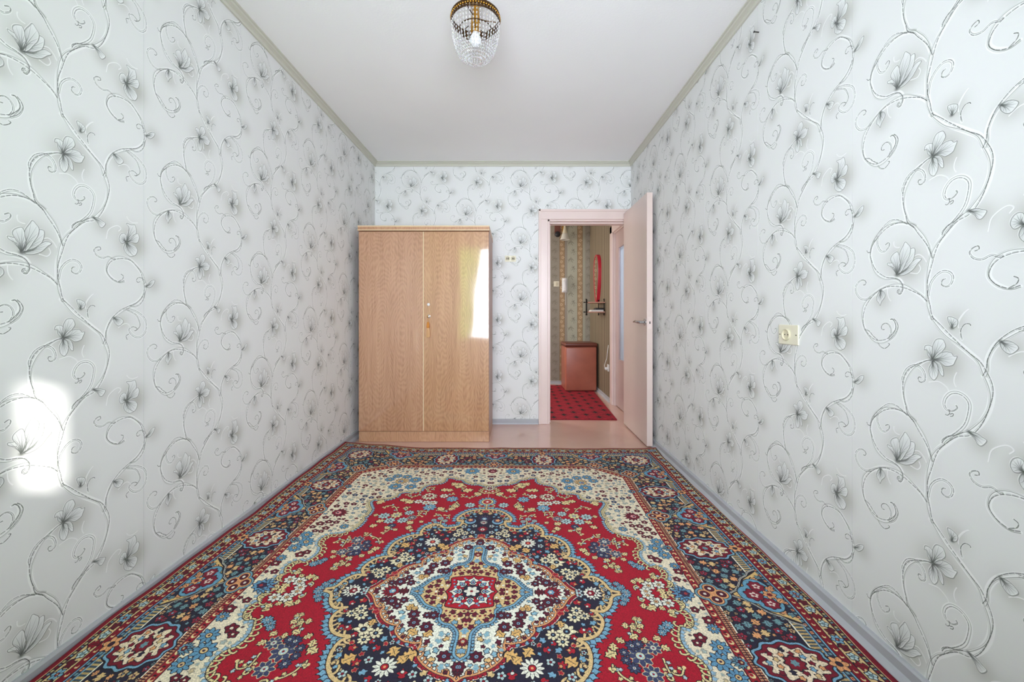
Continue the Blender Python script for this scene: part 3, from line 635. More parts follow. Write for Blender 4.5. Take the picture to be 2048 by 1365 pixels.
def wood(name, c0, c1, c2, seed=0, gloss=.4, coat=1, wave=.0, fx=.534, fz=.35):
    """veneer with upright grain and flame figure"""
    m = bpy.data.materials.new(name); m.use_nodes = True; n = m.node_tree.nodes; l = m.node_tree.links; p = n['Principled BSDF']
    tc = n.new('ShaderNodeTexCoord')
    def mp(sc, lo=(0, 0, 0)):
        q = n.new('ShaderNodeMapping'); q.inputs['Scale'].default_value = sc; q.inputs['Location'].default_value = lo; l.new(tc.outputs['Object'], q.inputs['Vector']); return q.outputs['Vector']
    def mathn(op, a, b):
        q = n.new('ShaderNodeMath'); q.operation = op
        for i, v in enumerate((a, b)):
            if isinstance(v, (int, float)): q.inputs[i].default_value = v
            else: l.new(v, q.inputs[i])
        return q.outputs[0]
    sx = n.new('ShaderNodeSeparateXYZ'); l.new(tc.outputs['Object'], sx.inputs[0])
    zn = n.new('ShaderNodeTexNoise'); zn.inputs['Scale'].default_value = 1; zn.inputs['Detail'].default_value = 3; l.new(mp((7, 7, 1.6), (seed, 2, 0)), zn.inputs['Vector'])
    px = mathn('PINGPONG', mathn('ADD', sx.outputs[0], fx), .087); pz = mathn('ADD', mathn('MULTIPLY', mathn('PINGPONG', mathn('ADD', sx.outputs[2], fz), .62), .19), mathn('MULTIPLY', zn.outputs['Fac'], .10))
    cb = n.new('ShaderNodeCombineXYZ'); l.new(px, cb.inputs[0]); l.new(pz, cb.inputs[2])
    w = n.new('ShaderNodeTexWave'); w.wave_type = 'RINGS'; w.rings_direction = 'SPHERICAL'; w.inputs['Scale'].default_value = 38; w.inputs['Distortion'].default_value = 1.2; w.inputs['Detail'].default_value = 3; w.inputs['Detail Scale'].default_value = 2; l.new(cb.outputs[0], w.inputs['Vector'])
    g = n.new('ShaderNodeTexNoise'); g.inputs['Scale'].default_value = 1; g.inputs['Detail'].default_value = 8; g.inputs['Roughness'].default_value = .65; l.new(mp((160, 160, 4), (seed, 0, 0)), g.inputs['Vector'])
    g2 = n.new('ShaderNodeTexNoise'); g2.inputs['Scale'].default_value = 1; g2.inputs['Detail'].default_value = 4; l.new(mp((14, 14, .9), (seed*2, 0, 0)), g2.inputs['Vector'])
    s = mathn('ADD', mathn('MULTIPLY', w.outputs['Fac'], .07), mathn('ADD', mathn('MULTIPLY', g.outputs['Fac'], .55), mathn('MULTIPLY', g2.outputs['Fac'], .20)))
    r = n.new('ShaderNodeValToRGB'); l.new(s, r.inputs['Fac']); e = r.color_ramp.elements
    e[0].position = .27; e[0].color = srgb(c0); e[1].position = .60; e[1].color = srgb(c2); k = e.new(.43); k.color = srgb(c1)
    l.new(r.outputs['Color'], p.inputs['Base Color']); p.inputs['Roughness'].default_value = gloss; p.inputs['Coat Weight'].default_value = coat; p.inputs['Coat Roughness'].default_value = .06; p.inputs['Coat IOR'].default_value = 1.65
    if wave:
        z = n.new('ShaderNodeTexNoise'); z.inputs['Scale'].default_value = 1; z.inputs['Detail'].default_value = 1; l.new(mp((3.2, 1, 1.1), (seed, 3, 1)), z.inputs['Vector'])
        b = n.new('ShaderNodeBump'); b.inputs['Strength'].default_value = wave; b.inputs['Distance'].default_value = .02; l.new(z.outputs['Fac'], b.inputs['Height']); l.new(b.outputs['Normal'], p.inputs['Coat Normal']); l.new(b.outputs['Normal'], p.inputs['Normal'])
    return m

rgb_, hgt_ = draw_wallpaper()
IM_WALL = image('wallpaper_print', rgb_); IM_WALLH = image('wallpaper_relief', hgt_, True)
M_PAPER = printed('floral_wallpaper', IM_WALL, .62, IM_WALLH, .22, wear=.10)
M_RUG = printed('carpet_pile', image('carpet_pattern', draw_rug()), .95, None, .5, nscale=420)
M_RUN = printed('runner_pile', image('runner_pattern', draw_hall_runner()), .95, None, .5, nscale=420)
M_HP = printed('hall_wallpaper', image('hall_paper', draw_hall_paper()), .7, None, .1)
M_HS = printed('hall_striped_wallpaper', image('hall_stripes', draw_hall_stripes()), .7, None, .1)
M_PLASTER = mat('plaster', (228, 226, 220), .9); M_CEIL = mat('ceiling_whitewash', (248, 248, 248), .92, bump=.25, bscale=90, var=.012, vscale=2)
M_CORN = mat('cornice_paint', (206, 205, 192), .55); M_BASE = mat('baseboard_paint', (178, 179, 184), .4, bump=.1, bscale=40, var=.05)
M_FLOOR = mat('painted_floor', (214, 175, 160), .16, bump=.08, bscale=14, var=.05, vscale=3, coat=.25)
M_PINK = mat('pink_door_paint', (232, 212, 206), .3, bump=.06, bscale=30, var=.02); M_LEAF2 = mat('shaded_pink_paint', (190, 166, 162), .34, bump=.05, bscale=26, var=.03, vscale=2); M_LEAF = mat('pink_leaf_paint', (222, 202, 194), .34, bump=.05, bscale=26, var=.03, vscale=2)  # second door's paint: same pink, with its shade put into the colour
M_WOODL = wood('veneer_left', (158, 110, 78), (190, 142, 108), (206, 162, 128), 1.3, wave=.10)
M_WOODR = wood('veneer_right', (158, 110, 76), (192, 144, 104), (208, 164, 124), 2.1, wave=.40, fx=.02, fz=.40)
M_WOODP = wood('veneer_plinth', (168, 122, 90), (194, 148, 114), (208, 166, 132), 4.2, gloss=.45, coat=.15); M_WOODS = mat('veneer_side', (168, 128, 110), .4, var=.1, vscale=8)
M_TRIMW = mat('pale_edge_strip', (228, 204, 166), .35); M_GROOVE = mat('groove', (120, 76, 50), .6)
M_BRASS = mat('brass', (190, 140, 60), .28, 1); M_DKBRASS = mat('aged_brass', (84, 62, 38), .4, .85, var=.5, vscale=160); M_STEEL = mat('steel', (190, 190, 190), .22, 1); M_DARK = mat('dark_metal', (34, 32, 30), .45, .4)
M_TASSELP = mat('pale_tassel', (222, 176, 128), .85, bump=.5, bscale=300); M_TASSEL = mat('orange_tassel', (208, 134, 56), .85, bump=.6, bscale=300); M_CREAM = mat('cream_plastic', (232, 227, 204), .35); M_CREAMD = mat('cream_recess', (216, 208, 180), .45); M_HOLE = mat('socket_hole', (30, 26, 22), .8)
M_WHITEP = mat('white_plastic', (226, 226, 224), .35); M_VINYL = mat('brown_vinyl', (174, 102, 82), .34, bump=.25, bscale=120, var=.10, vscale=6); M_VINYLD = mat('dark_vinyl', (112, 60, 48), .38, bump=.2, bscale=120)
M_RED = mat('red_plastic', (196, 36, 56), .35); M_MIRROR = mat('mirror_glass', (230, 232, 230), .02, 1); M_GREEN = mat('green_curtain', (140, 190, 70), .8)
M_SHADE = mat('frosted_shade', (214, 212, 200), .45); M_BULB = mat('bulb_glass', (240, 242, 244), .25)
M_SHELF = mat('shelf_board', (206, 150, 128), .4); M_PAPERW = mat('white_paper', (232, 230, 226), .7); M_BLACK = mat('black_plastic', (30, 30, 34), .4); M_REDBR = mat('brown_plate', (116, 70, 60), .5)
M_CRYS = mat('crystal', (250, 252, 255), .04, Transmission_Weight=.82, IOR=1.5)
M_PANE = mat('frosted_pane', (214, 224, 236), .5, bump=.6, bscale=70, Transmission_Weight=.75, IOR=1.3)
M_GLASS = mat('window_glass', (250, 252, 252), .0, Transmission_Weight=1., IOR=1.01)

# ---------------------------------------------------------------- the room shell
XL, XR, YB, YF, ZC = -1.332, 1.121, 3.93, -.30, 2.51        # left wall, right wall, door wall, window wall, ceiling
HXL, HXR, HY, YB2 = -1.6, 1.152, 6.22, 4.04                  # hall behind the door wall
DX0, DX1, DZ = .318, 1.095, 1.962                            # doorway
def struct(name, bm, m, parent=None): return tag(link(name, bm, m, parent), kind='structure' if not parent else None)
floor = struct('floor', B(-1.75, 1.95, YF-.06, HY+.1, -.1, 0), M_FLOOR)
struct('ceiling', B(-1.75, 1.95, YF-.06, HY+.1, ZC, ZC+.1), M_CEIL)
wl = struct('wall_left', B(XL-.12, XL-.001, YF, YB2, 0, ZC), M_PLASTER)
bm = bmesh.new(); box(bm, XR+.001, HXR+.001, YF, YB2, 0, ZC); wr = struct('wall_right', bm, M_PLASTER)
bm = bmesh.new(); box(bm, XL, DX0, YB+.001, YB2, 0, ZC); box(bm, DX0, DX1, YB+.001, YB2, DZ, ZC); box(bm, DX1, XR+.03, YB+.001, YB2, 0, ZC); wb = struct('wall_back', bm, M_PLASTER)
# window wall behind the camera, with the window and an added opening, cut to shape the sun patch
WX0, WX1, WZ0, WZ1 = -1.04, .64, .62, 2.24; VX0, VX1, VZ0, VZ1 = .742, .968, 1.20, 1.50
bm = bmesh.new(); YO = YF-.06
box(bm, XL-.1, WX0, YO, YF, 0, ZC); box(bm, WX0, WX1, YO, YF, 0, WZ0); box(bm, WX0, WX1, YO, YF, WZ1, ZC); box(bm, WX1, VX0, YO, YF, 0, ZC)
box(bm, VX0, VX1, YO, YF, 0, VZ0); box(bm, VX0, VX1, YO, YF, VZ1, ZC); box(bm, VX1, XR+.1, YO, YF, 0, ZC)
wf = struct('wall_front', bm, M_PLASTER)
struct('sun_blocker', B(.675, .735, YF-2.1, YO-.002, -.1, 2.7), M_PLASTER)     # added unseen slab outside: keeps the sun out of the main window
win = thing('window_1', None, None, kind='structure', loc=(0, YF-.03, 0))
bm = bmesh.new()
for a in ((WX0, WX0+.05, WZ0, WZ1), (WX1-.05, WX1, WZ0, WZ1), (WX0, WX1, WZ0, WZ0+.05), (WX0, WX1, WZ1-.05, WZ1), (-.15, -.09, WZ0, WZ1)): box(bm, a[0], a[1], -.03, .03, a[2], a[3])
link('window_frame', bm, M_WHITEP, win); link('window_sill', B(WX0-.06, WX1+.06, .0, .16, WZ0-.04, WZ0, bev=.008), M_WHITEP, win)
# hall walls
bm = bmesh.new(); box(bm, HXL, HXR+.1, HY+.001, HY+.1, 0, ZC); hf = struct('wall_hall_far', bm, M_PLASTER)
KY0, KY1, KZ = 4.06, 4.745, 2.0                               # opening of the second door
bm = bmesh.new(); box(bm, HXR+.001, HXR+.11, KY1, HY, 0, ZC); box(bm, HXR+.001, HXR+.11, YB2, KY1, KZ, ZC); box(bm, HXR+.001, HXR+.11, YB2, KY0, 0, KZ); hr = struct('wall_hall_right', bm, M_PLASTER)
struct('wall_hall_left', B(HXL-.1, HXL, YB2-.1, HY+.1, 0, ZC), M_PLASTER)
struct('wall_hall_near', B(HXL, XL, YB2-.1, YB2, 0, ZC), M_PLASTER); struct('wall_kitchen_far', B(1.9, 1.95, YF, HY+.1, 0, ZC), M_PLASTER)

# wallpaper, strip by strip; every strip keeps the printed vine in register with the photograph's
PW, PH = .525, .545
def strip(parent, rects, plane, pos, u_of, z0, m, tw, th, name='wallpaper_strip', t=.0006):
    """rects = (s0, s1, z0, z1) in the wall's own plane"""
    bm = bmesh.new(); uvl = bm.loops.layers.uv.new('UVMap')
    sgn = {'L': 1, 'R': -1, 'B': -1}[plane]
    for s0, s1, a, b in rects:
        P = lambda s, z, o: (pos+sgn*o, s, z) if plane in 'LR' else (s, pos+sgn*o, z)
        q = [(s0, a), (s1, a), (s1, b), (s0, b)]; f = [bm.verts.new(P(s, z, t)) for s, z in q]; k = [bm.verts.new(P(s, z, -.0006)) for s, z in q]
        fs = [bm.faces.new(f)]+[bm.faces.new([f[i], k[i], k[(i+1) % 4], f[(i+1) % 4]]) for i in range(4)]
        for face in fs:
            for lp in face.loops:
                c = lp.vert.co; s = c.y if plane in 'LR' else c.x
                lp[uvl].uv = (u_of(s)/tw, (c.z-z0)/th)
    bmesh.ops.recalc_face_normals(bm, faces=bm.faces)
    c0 = sum((v.co for v in bm.verts), Vector())/len(bm.verts)
    o = link(name, bm, m, parent)
    want = Vector((1, 0, 0)) if plane == 'L' else (Vector((-1, 0, 0)) if plane == 'R' else Vector((0, -1, 0)))
    if o.data.polygons[0].normal.dot(want) < 0: o.data.flip_normals()
    return o
def paper_wall(parent, plane, pos, seam, lo, hi, dirn, z0, hole=None, mirror=1, m=None, g=.0007):
    m = m or M_PAPER; k0 = math.floor((lo-seam)/PW)-1; k = k0
    while seam+k*PW < hi:
        s0, s1 = max(lo, seam+k*PW+g), min(hi, seam+(k+1)*PW-g)
        if s1-s0 > .004:
            rc = [(s0, s1, .02, ZC-.004)]
            if hole and s1 > hole[0] and s0 < hole[1]:
                rc = []
                if s0 < hole[0]: rc.append((s0, hole[0], .02, ZC-.004))
                rc.append((max(s0, hole[0]), min(s1, hole[1]), hole[2], ZC-.004))
                if s1 > hole[1]: rc.append((hole[1], s1, .02, ZC-.004))
            strip(parent, rc, plane, pos, lambda s: dirn*(s-seam), z0, m, 2*PW, PH)
        k += 1
paper_wall(wl, 'L', XL, 1.474, YF, YB, 1, 1.483)
paper_wall(wr, 'R', XR, 1.884, YF, YB, -1, 1.431)
paper_wall(wb, 'B', YB, -.098, XL, XR, 1, 2.276, hole=(DX0-.02, DX1+.02, DZ+.02))
strip(hf, [(HXL, HXR, .02, ZC)], 'B', HY, lambda s: s-.559, 0, M_HP, .52, .26)
strip(hr, [(KY1, HY, .02, ZC), (YB2, KY1, KZ, ZC)], 'R', HXR, lambda s: s, 0, M_HS, .2, .1)

# cornice: one stepped moulding along each wall under the ceiling
def sweep(bm, prof, a, b, out):
    """prof = (distance from the wall, height); the run goes a -> b, out = unit vector into the room"""
    a, b, out = Vector(a), Vector(b), Vector(out); r = []
    for p in (a, b): r.append([bm.verts.new(p+out*d+Vector((0, 0, z))) for d, z in prof])
    for k in range(len(prof)-1): bm.faces.new([r[0][k], r[0][k+1], r[1][k+1], r[1][k]])
    bm.faces.new(r[0]); bm.faces.new(r[1][::-1]); bmesh.ops.recalc_face_normals(bm, faces=bm.faces); return bm
CP = [(0, -.044), (.010, -.044), (.014, -.038), (.014, -.030), (.010, -.027), (.016, -.022), (.024, -.018), (.028, -.012), (.024, -.010), (.034, -.006), (.034, 0), (0, 0)]
struct('trim_1', sweep(bmesh.new(), CP, (XL, YF, ZC), (XL, YB, ZC), (1, 0, 0)), M_CORN); struct('trim_2', sweep(bmesh.new(), CP, (XR, YF, ZC), (XR, YB, ZC), (-1, 0, 0)), M_CORN); struct('trim_3', sweep(bmesh.new(), CP, (XL, YB, ZC), (XR, YB, ZC), (0, -1, 0)), M_CORN)
BP = [(0, .046), (.008, .046), (.013, .041), (.013, .022), (.018, .018), (.024, .012), (.027, .004), (.027, 0), (0, 0)]
BR = [(0, .052), (.010, .052), (.016, .047), (.018, .022), (.026, .018), (.036, .010), (.040, .003), (.040, 0), (0, 0)]
struct('baseboard_left', sweep(bmesh.new(), [(d, z*1.5) for d, z in BP], (XL, YF, 0), (XL, YB, 0), (1, 0, 0)), M_BASE); struct('baseboard_right', sweep(bmesh.new(), BR, (XR, YF, 0), (XR, YB, 0), (-1, 0, 0)), M_BASE)
struct('baseboard_back', sweep(bmesh.new(), BP, (XL, YB, 0), (DX0-.085, YB, 0), (0, -1, 0)), M_BASE)
struct('baseboard_hall_far', sweep(bmesh.new(), BP, (HXL, HY, 0), (HXR, HY, 0), (0, -1, 0)), M_BASE); struct('baseboard_hall_right', sweep(bmesh.new(), BP, (HXR, KY1+.09, 0), (HXR, HY, 0), (-1, 0, 0)), M_BASE)

# ---------------------------------------------------------------- the open door
d1 = thing('door_1', 'pink painted door standing open against the right wall', None, (0, 0, 0), kind='structure')
bm = bmesh.new()
for x0, x1, z0, z1 in ((DX0-.083, DX0+.006, 0, DZ-.006), (DX0-.083, XR-.002, DZ-.006, DZ+.09)): box(bm, x0, x1, YB-.022, YB+.0, z0, z1, bev=.005)
for x0, x1, z0, z1 in ((DX0-.083, DX0-.062, 0, DZ+.09), (DX0-.083, XR-.002, DZ+.069, DZ+.09)): box(bm, x0, x1, YB-.030, YB-.02, z0, z1, bev=.004)
link('casing', bm, M_PINK, d1)
bm = bmesh.new(); box(bm, DX0-.004, DX0+.022, YB-.004, YB2+.02, 0, DZ); box(bm, DX1-.004, DX1+.02, YB-.004, YB2+.02, 0, DZ); box(bm, DX0, DX1, YB-.004, YB2+.02, DZ-.02, DZ+.004); box(bm, DX0+.018, DX0+.034, YB+.05, YB2+.02, 0, DZ-.03); box(bm, DX0, DX1, YB+.05, YB2+.02, DZ-.034, DZ-.016)
link('jamb', bm, M_PINK, d1)
leaf = link('door_leaf', B(-.046, 0, -.685, 0, .012, 2.004, bev=.003), M_LEAF, d1, loc=(1.088, YB-.034, 0), rot=(0, 0, R(-.1)))
bm = bmesh.new(); M = Matrix.Translation((-.046, -.640, .985))@AX_L
lathe(bm, [(0, 0), (.026, 0), (.026, .006), (.018, .010), (.012, .012), (.011, .045), (0, .048)], 20, M=M); tube(bm, [(-.088, -.640, .985), (-.100, -.628, .986), (-.106, -.580, .990), (-.104, -.524, .986)], [.010, .011, .009, .006], 10)
link('handle', bm, M_STEEL, leaf, smooth=40)
bm = B(-.036, -.010, -.6870, -.684, .93, 1.03, bev=.001); link('lock_plate', bm, M_PINK, leaf); link('latch', B(-.027, -.019, -.6895, -.686, .972, .992, bev=.002), M_DARK, leaf)

d2 = thing('door_2', 'second pink door with a frosted pane, in the hall wall', None, (0, 0, 0), kind='structure')
bm = bmesh.new(); 
for y0, y1, z0, z1 in ((KY1-.01, KY1+.085, 0, KZ+.075), (KY0, KY1+.085, KZ-.01, KZ+.075)): box(bm, HXR-.024, HXR, y0, y1, z0, z1, bev=.004)
box(bm, HXR, HXR+.09, KY1-.02, KY1, 0, KZ); box(bm, HXR, HXR+.09, KY0, KY1, KZ-.02, KZ); link('casing', bm, M_PINK, d2)
GY0, GY1, GZ0, GZ1 = KY0+.12, 4.555, .55, 1.79; LX0, LX1 = HXR+.020, HXR+.058
bm = bmesh.new()
for y0, y1, z0, z1 in ((KY0, GY0, .01, KZ-.02), (GY1, KY1-.022, .01, KZ-.02), (GY0, GY1, .01, GZ0), (GY0, GY1, GZ1, KZ-.02)): box(bm, LX0, LX1, y0, y1, z0, z1)
for y0, y1, z0, z1 in ((GY1-.0, GY1+.014, GZ0-.014, GZ1+.014), (GY0, GY1, GZ0-.014, GZ0), (GY0, GY1, GZ1, GZ1+.014)): box(bm, LX0-.010, LX0, y0, y1, z0, z1, bev=.003)
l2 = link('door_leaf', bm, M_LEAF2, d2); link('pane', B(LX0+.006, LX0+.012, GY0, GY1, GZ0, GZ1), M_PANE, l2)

# ---------------------------------------------------------------- the carpet
CX, CY, HW, HL = -.158, 1.5275, 1.25, 1.655
def make_carpet():
    us = sorted(set([round(v, 4) for v in np.linspace(-HW, 0, 51)]+[round(v, 4) for v in np.linspace(0, HW, 41)])); vs = sorted(set([round(v, 4) for v in np.linspace(-HL, 0, 41)]+[round(v, 4) for v in np.linspace(0, HL, 61)]))
    bm = bmesh.new(); uvl = bm.loops.layers.uv.new('UVMap'); top = {}; low = {}
    wob = lambda t, a: .5*math.sin(3.1*t+a)+.3*math.sin(7.3*t+2*a)+.2*math.sin(12.7*t+a*3)
    for u in us:
        for v in vs:
            x = CX+.0155*v; wl_ = XL+.020-(CX+.0155*v-.83)            # room left for the outer border on the wall side
            if u < -.83: x += -.83+(u+.83)*(-wl_)/.42
            else: x += u
            if u > .7: x += .010*wob(v*1.4, 1.)*(u-.7)/.55
            y = CY+v-.0155*(u if u > -.83 else -.83)
            if v > HL-.4: y += .010*wob(u*2.2, .4)*(v-HL+.4)/.4
            h = .010+.0016*wob(u*3+v*2, .7)
            s = min(max((-.62-u)/.34, 0), 1); h += (.030+.008*wob(v*1.7, 2.))*s*s*(3-2*s)      # the wall side rides up, a little buckled
            s = min(max((-1.02-u)/.23, 0), 1); h += .012*s*s
            if v > HL-.25 and u < -.95: h += .012*((u+.95)/-.3)*(v-HL+.25)/.25
            if u > 1.15 and v > HL-.2: h += .012*(u-1.15)/.1*(v-HL+.2)/.2
            top[u, v] = bm.verts.new((x, y, h)); e = min(HW-abs(u), HL-abs(v))
            low[u, v] = bm.verts.new((x, y, max(.0008, h-.009)))
    def q(a, b, c, d, D): 
        f = bm.faces.new([D[a], D[b], D[c], D[d]]); f.smooth = True
        for lp, k in zip(f.loops, (a, b, c, d)): lp[uvl].uv = (min(abs(k[0])/HW, .9985), min(abs(k[1])/HL, .9985))
    for i in range(len(us)-1):
        for j in range(len(vs)-1):
            a, b, c, d = (us[i], vs[j]), (us[i+1], vs[j]), (us[i+1], vs[j+1]), (us[i], vs[j+1])
            q(a, b, c, d, top); q(d, c, b, a, low)
    def rim(K):
        for a, b in zip(K[:-1], K[1:]):
            f = bm.faces.new([top[b], top[a], low[a], low[b]])
            for lp in f.loops: lp[uvl].uv = (.9985, .9985)
    rim([(u, vs[0]) for u in us][::-1]); rim([(u, vs[-1]) for u in us]); rim([(us[0], v) for v in vs]); rim([(us[-1], v) for v in vs][::-1])
    bmesh.ops.recalc_face_normals(bm, faces=bm.faces)
    return bm
tag(link('carpet', make_carpet(), M_RUG), 'large red patterned carpet with a navy medallion and wide floral border', 'carpet')

def make_runner():
    bm = bmesh.new(); uvl = bm.loops.layers.uv.new('UVMap'); nx, ny = 16, 24; g = {}
    for i in range(nx+1):
        for j in range(ny+1):
            u, v = i/nx, j/ny; x = -.28+1.30*u+.085*v; y = 4.055+2.0*v+.03*(1-u); z = .0085+.001*math.sin(9*u+5*v)
            g[i, j, 1] = bm.verts.new((x, y, z)); g[i, j, 0] = bm.verts.new((x, y, .001))
    for i in range(nx):
        for j in range(ny):
            for s in (0, 1):
                f = bm.faces.new([g[i, j, s], g[i+1, j, s], g[i+1, j+1, s], g[i, j+1, s]])
                for lp in f.loops: c = lp.vert.co; lp[uvl].uv = (c.x/.23, c.y/.21)
    for i in range(nx):
        for j in (0, ny): bm.faces.new([g[i, j, 0], g[i+1, j, 0], g[i+1, j, 1], g[i, j, 1]])
    for j in range(ny):
        for i in (0, nx): bm.faces.new([g[i, j, 0], g[i, j+1, 0], g[i, j+1, 1], g[i, j, 1]])
    bmesh.ops.recalc_face_normals(bm, faces=bm.faces); return bm
tag(link('runner_rug', make_runner(), M_RUN), 'dark red rug with small black stars on the hall floor', 'rug')

# ---------------------------------------------------------------- wardrobe
wd = thing('wardrobe', 'glossy brown veneer two-door wardrobe against the back wall', 'wardrobe', (-.739, 3.357, 0))
w2 = .534; dp = .548
bm = bmesh.new()
for a in ((-w2, -w2+.018, .021, dp, .088, 1.728), (w2-.018, w2, .021, dp, .088, 1.728), (-w2+.018, w2-.018, .021, dp, .088, .106), (-w2+.018, w2-.018, dp-.006, dp, .106, 1.728)): box(bm, *a)
link('carcass', bm, M_WOODS, wd)
link('plinth', B(-w2, w2, .006, dp, .001, .086, bev=.002), M_WOODP, wd)
tp = link('top_panel', B(-w2-.004, w2+.004, -.008, dp, 1.729, 1.775, bev=.003), M_WOODP, wd)
bm = bmesh.new(); box(bm, -w2-.005, w2+.005, -.012, -.007, 1.764, 1.773, bev=.001); box(bm, -w2-.005, w2+.005, -.012, -.007, 1.733, 1.740, bev=.001); link('edge_strip', bm, M_TRIMW, tp)
link('groove', B(-w2-.0045, w2+.0045, -.0088, -.0075, 1.7295, 1.7325), M_GROOVE, tp)
dl = link('door', B(-w2+.001, -.003, 0, .019, .090, 1.726, bev=.002), M_WOODL, wd)
dr = link('door', B(-.0, w2-.001, 0, .019, .090, 1.726, bev=.002), M_WOODR, wd, rot=(0, 0, 0))
link('cover_strip', B(-.006, .001, -.004, 0.0, .092, 1.724, bev=.001), M_TRIMW, dr)
bm = bmesh.new(); lathe(bm, [(0, 0), (.011, 0), (.012, .003), (.012, .008), (.009, .012), (0, .013)], 18, M=Matrix.Translation((.040, 0, 1.128))@AX_B); link('knob', bm, M_PAPERW, dr, smooth=35)
bm = bmesh.new(); lathe(bm, [(0, 0), (.014, 0), (.014, .002), (.010, .003), (.009, .004), (0, .004)], 20, M=Matrix.Translation((.040, 0, 1.031))@AX_B); link('lock', bm, M_STEEL, dr, smooth=35)
ky = thing('key_with_tassel', 'orange tassel hanging from the key in the wardrobe lock', 'key', (-.699, 3.348, 1.031))
bm = bmesh.new(); tube(bm, [(0, .004, 0), (0, -.022, 0)], .0028, 8); lathe(bm, [(.0075, -.002), (.0115, -.002), (.0115, .002), (.0075, .002)], 18, M=Matrix.Translation((0, -.030, 0))@Matrix.Rotation(R(90), 4, 'Y'), closed=True); link('key', bm, M_BRASS, ky, smooth=40)
bm = bmesh.new(); tube(bm, [(0, -.030, -.009), (.003, -.026, -.03), (.001, -.022, -.052)], .0016, 6); link('cord', bm, M_TASSEL, ky)
bm = bmesh.new(); lathe(bm, [(0, -.044), (.005, -.046), (.009, -.054), (.012, -.080), (.012, -.092), (.008, -.094), (.0, -.096)], 14, c=(.001, -.021, 0)); link('tassel_head', bm, M_TASSEL, ky, smooth=True)
bm = bmesh.new()
for k in range(22):
    a = k*2.4; r = .0135*math.sqrt((k+.5)/22); x, y = r*math.cos(a), r*math.sin(a); tube(bm, [(.001+x*.5, -.021+y*.5, -.090), (.001+x*.95, -.021+y*.95, -.12), (.002+x, -.021+y, -.164-.004*(k % 3))], .0021, 5)
tag(link('tassel_fringe', bm, M_TASSELP, ky), kind='stuff')

# ---------------------------------------------------------------- sockets and small fittings of the room
def plate(w, h, d=.009, bev=.003): return B(-w/2, w/2, -d, 0, -h/2, h/2, bev=bev)
sk = thing('wall_socket', 'cream double socket high on the back wall, left of the doorway', 'socket', (-.034, YB-.0006, 1.582)); link('face_plate', plate(.106, .060), M_CREAM, sk)
for x in (-.026, .026):
    bm = bmesh.new(); lathe(bm, [(.022, 0), (.022, .004), (.019, .006), (.018, .002), (0, .002)], 20, M=Matrix.Translation((x, -.008, 0))@AX_B); rg = link('outlet', bm, M_CREAMD, sk, smooth=35)
    bm = bmesh.new()
    for dx in (-.007, .007): box(bm, x+dx-.0035, x+dx+.0035, -.0108, -.0098, -.010, .010)
    link('pin_hole', bm, M_HOLE, rg)
sk = thing('wall_socket', 'cream single socket low on the right wall', 'socket', (XR-.0006, 1.668, .961), R(-90)); link('face_plate', plate(.118, .080, .006, .002), M_CREAM, sk)
bm = bmesh.new(); lathe(bm, [(.0235, 0), (.0235, .005), (.021, .007), (.019, .0015), (0, .0015)], 24, M=Matrix.Translation((-.008, -.0055, 0))@AX_B); rg = link('outlet', bm, M_CREAMD, sk, smooth=35)
bm = bmesh.new(); 
for dx in (-.0095, .0095): lathe(bm, [(0, 0), (.0026, 0), (.0026, .0006), (0, .0006)], 8, M=Matrix.Translation((-.008+dx, -.0069, 0))@AX_B)
link('pin_hole', bm, M_HOLE, rg)
for dx in (-.050, .048): link('screw', lathe(bmesh.new(), [(0, 0), (.0025, 0), (.002, .001), (0, .001)], 8, M=Matrix.Translation((dx, -.006, 0))@AX_B), M_DARK, sk)
bm = bmesh.new(); tube(bm, [(XR, 1.876, 2.336), (XR-.022, 1.876, 2.338)], .0022, 8); lathe(bm, [(0, 0), (.005, 0), (.005, .0015), (0, .0015)], 10, M=Matrix.Translation((XR-.022, 1.876, 2.338))@AX_L); tag(link('nail', bm, M_DARK), 'dark nail driven into the right wall below the cornice', 'nail')

# ---------------------------------------------------------------- crystal lamp
ch = thing('chandelier', 'small crystal basket ceiling lamp with a brass crown', 'lamp', (-.178, 1.90, ZC))
PR = [(.111, -.100), (.110, -.130), (.108, -.160), (.104, -.188), (.098, -.214), (.091, -.238), (.083, -.258), (.072, -.274), (.050, -.286), (.020, -.291)]
bm = bmesh.new(); lathe(bm, [(0, 0), (.048, 0), (.050, -.006), (.030, -.018), (.014, -.024), (.012, -.03), (.016, -.06), (.022, -.115), (.024, -.155), (.020, -.16), (0, -.16)], 20); link('stem', bm, M_BRASS, ch, smooth=35)
bm = bmesh.new(); lathe(bm, [(.106, -.113), (.113, -.113), (.114, -.109), (.110, -.106), (.109, -.092), (.113, -.088), (.113, -.084), (.106, -.084)], 48, closed=True)
for k in range(3): a = k*2*math.pi/3+.2; tube(bm, [(.011*math.cos(a), .011*math.sin(a), -.098), (.110*math.cos(a), .110*math.sin(a), -.098)], .0022, 6)
lathe(bm, [(.0735, -.150), (.0765, -.150), (.0765, -.146), (.0735, -.146)], 32, closed=True)
for k in range(3): a = k*2*math.pi/3+.5; tube(bm, [(.02*math.cos(a), .02*math.sin(a), -.14), (.075*math.cos(a), .075*math.sin(a), -.148), (.100*math.cos(a), .100*math.sin(a), -.112)], .0020, 6)
ring = link('crown_ring', bm, M_DKBRASS, ch, smooth=35)
bm = bmesh.new()
for k in range(60): a = k*2*math.pi/60; bmesh.ops.create_icosphere(bm, subdivisions=1, radius=.0052, matrix=Matrix.Translation((.1125*math.cos(a), .1125*math.sin(a), -.099)))
tag(link('crown_beading', bm, M_BRASS, ring, smooth=True), kind='stuff')
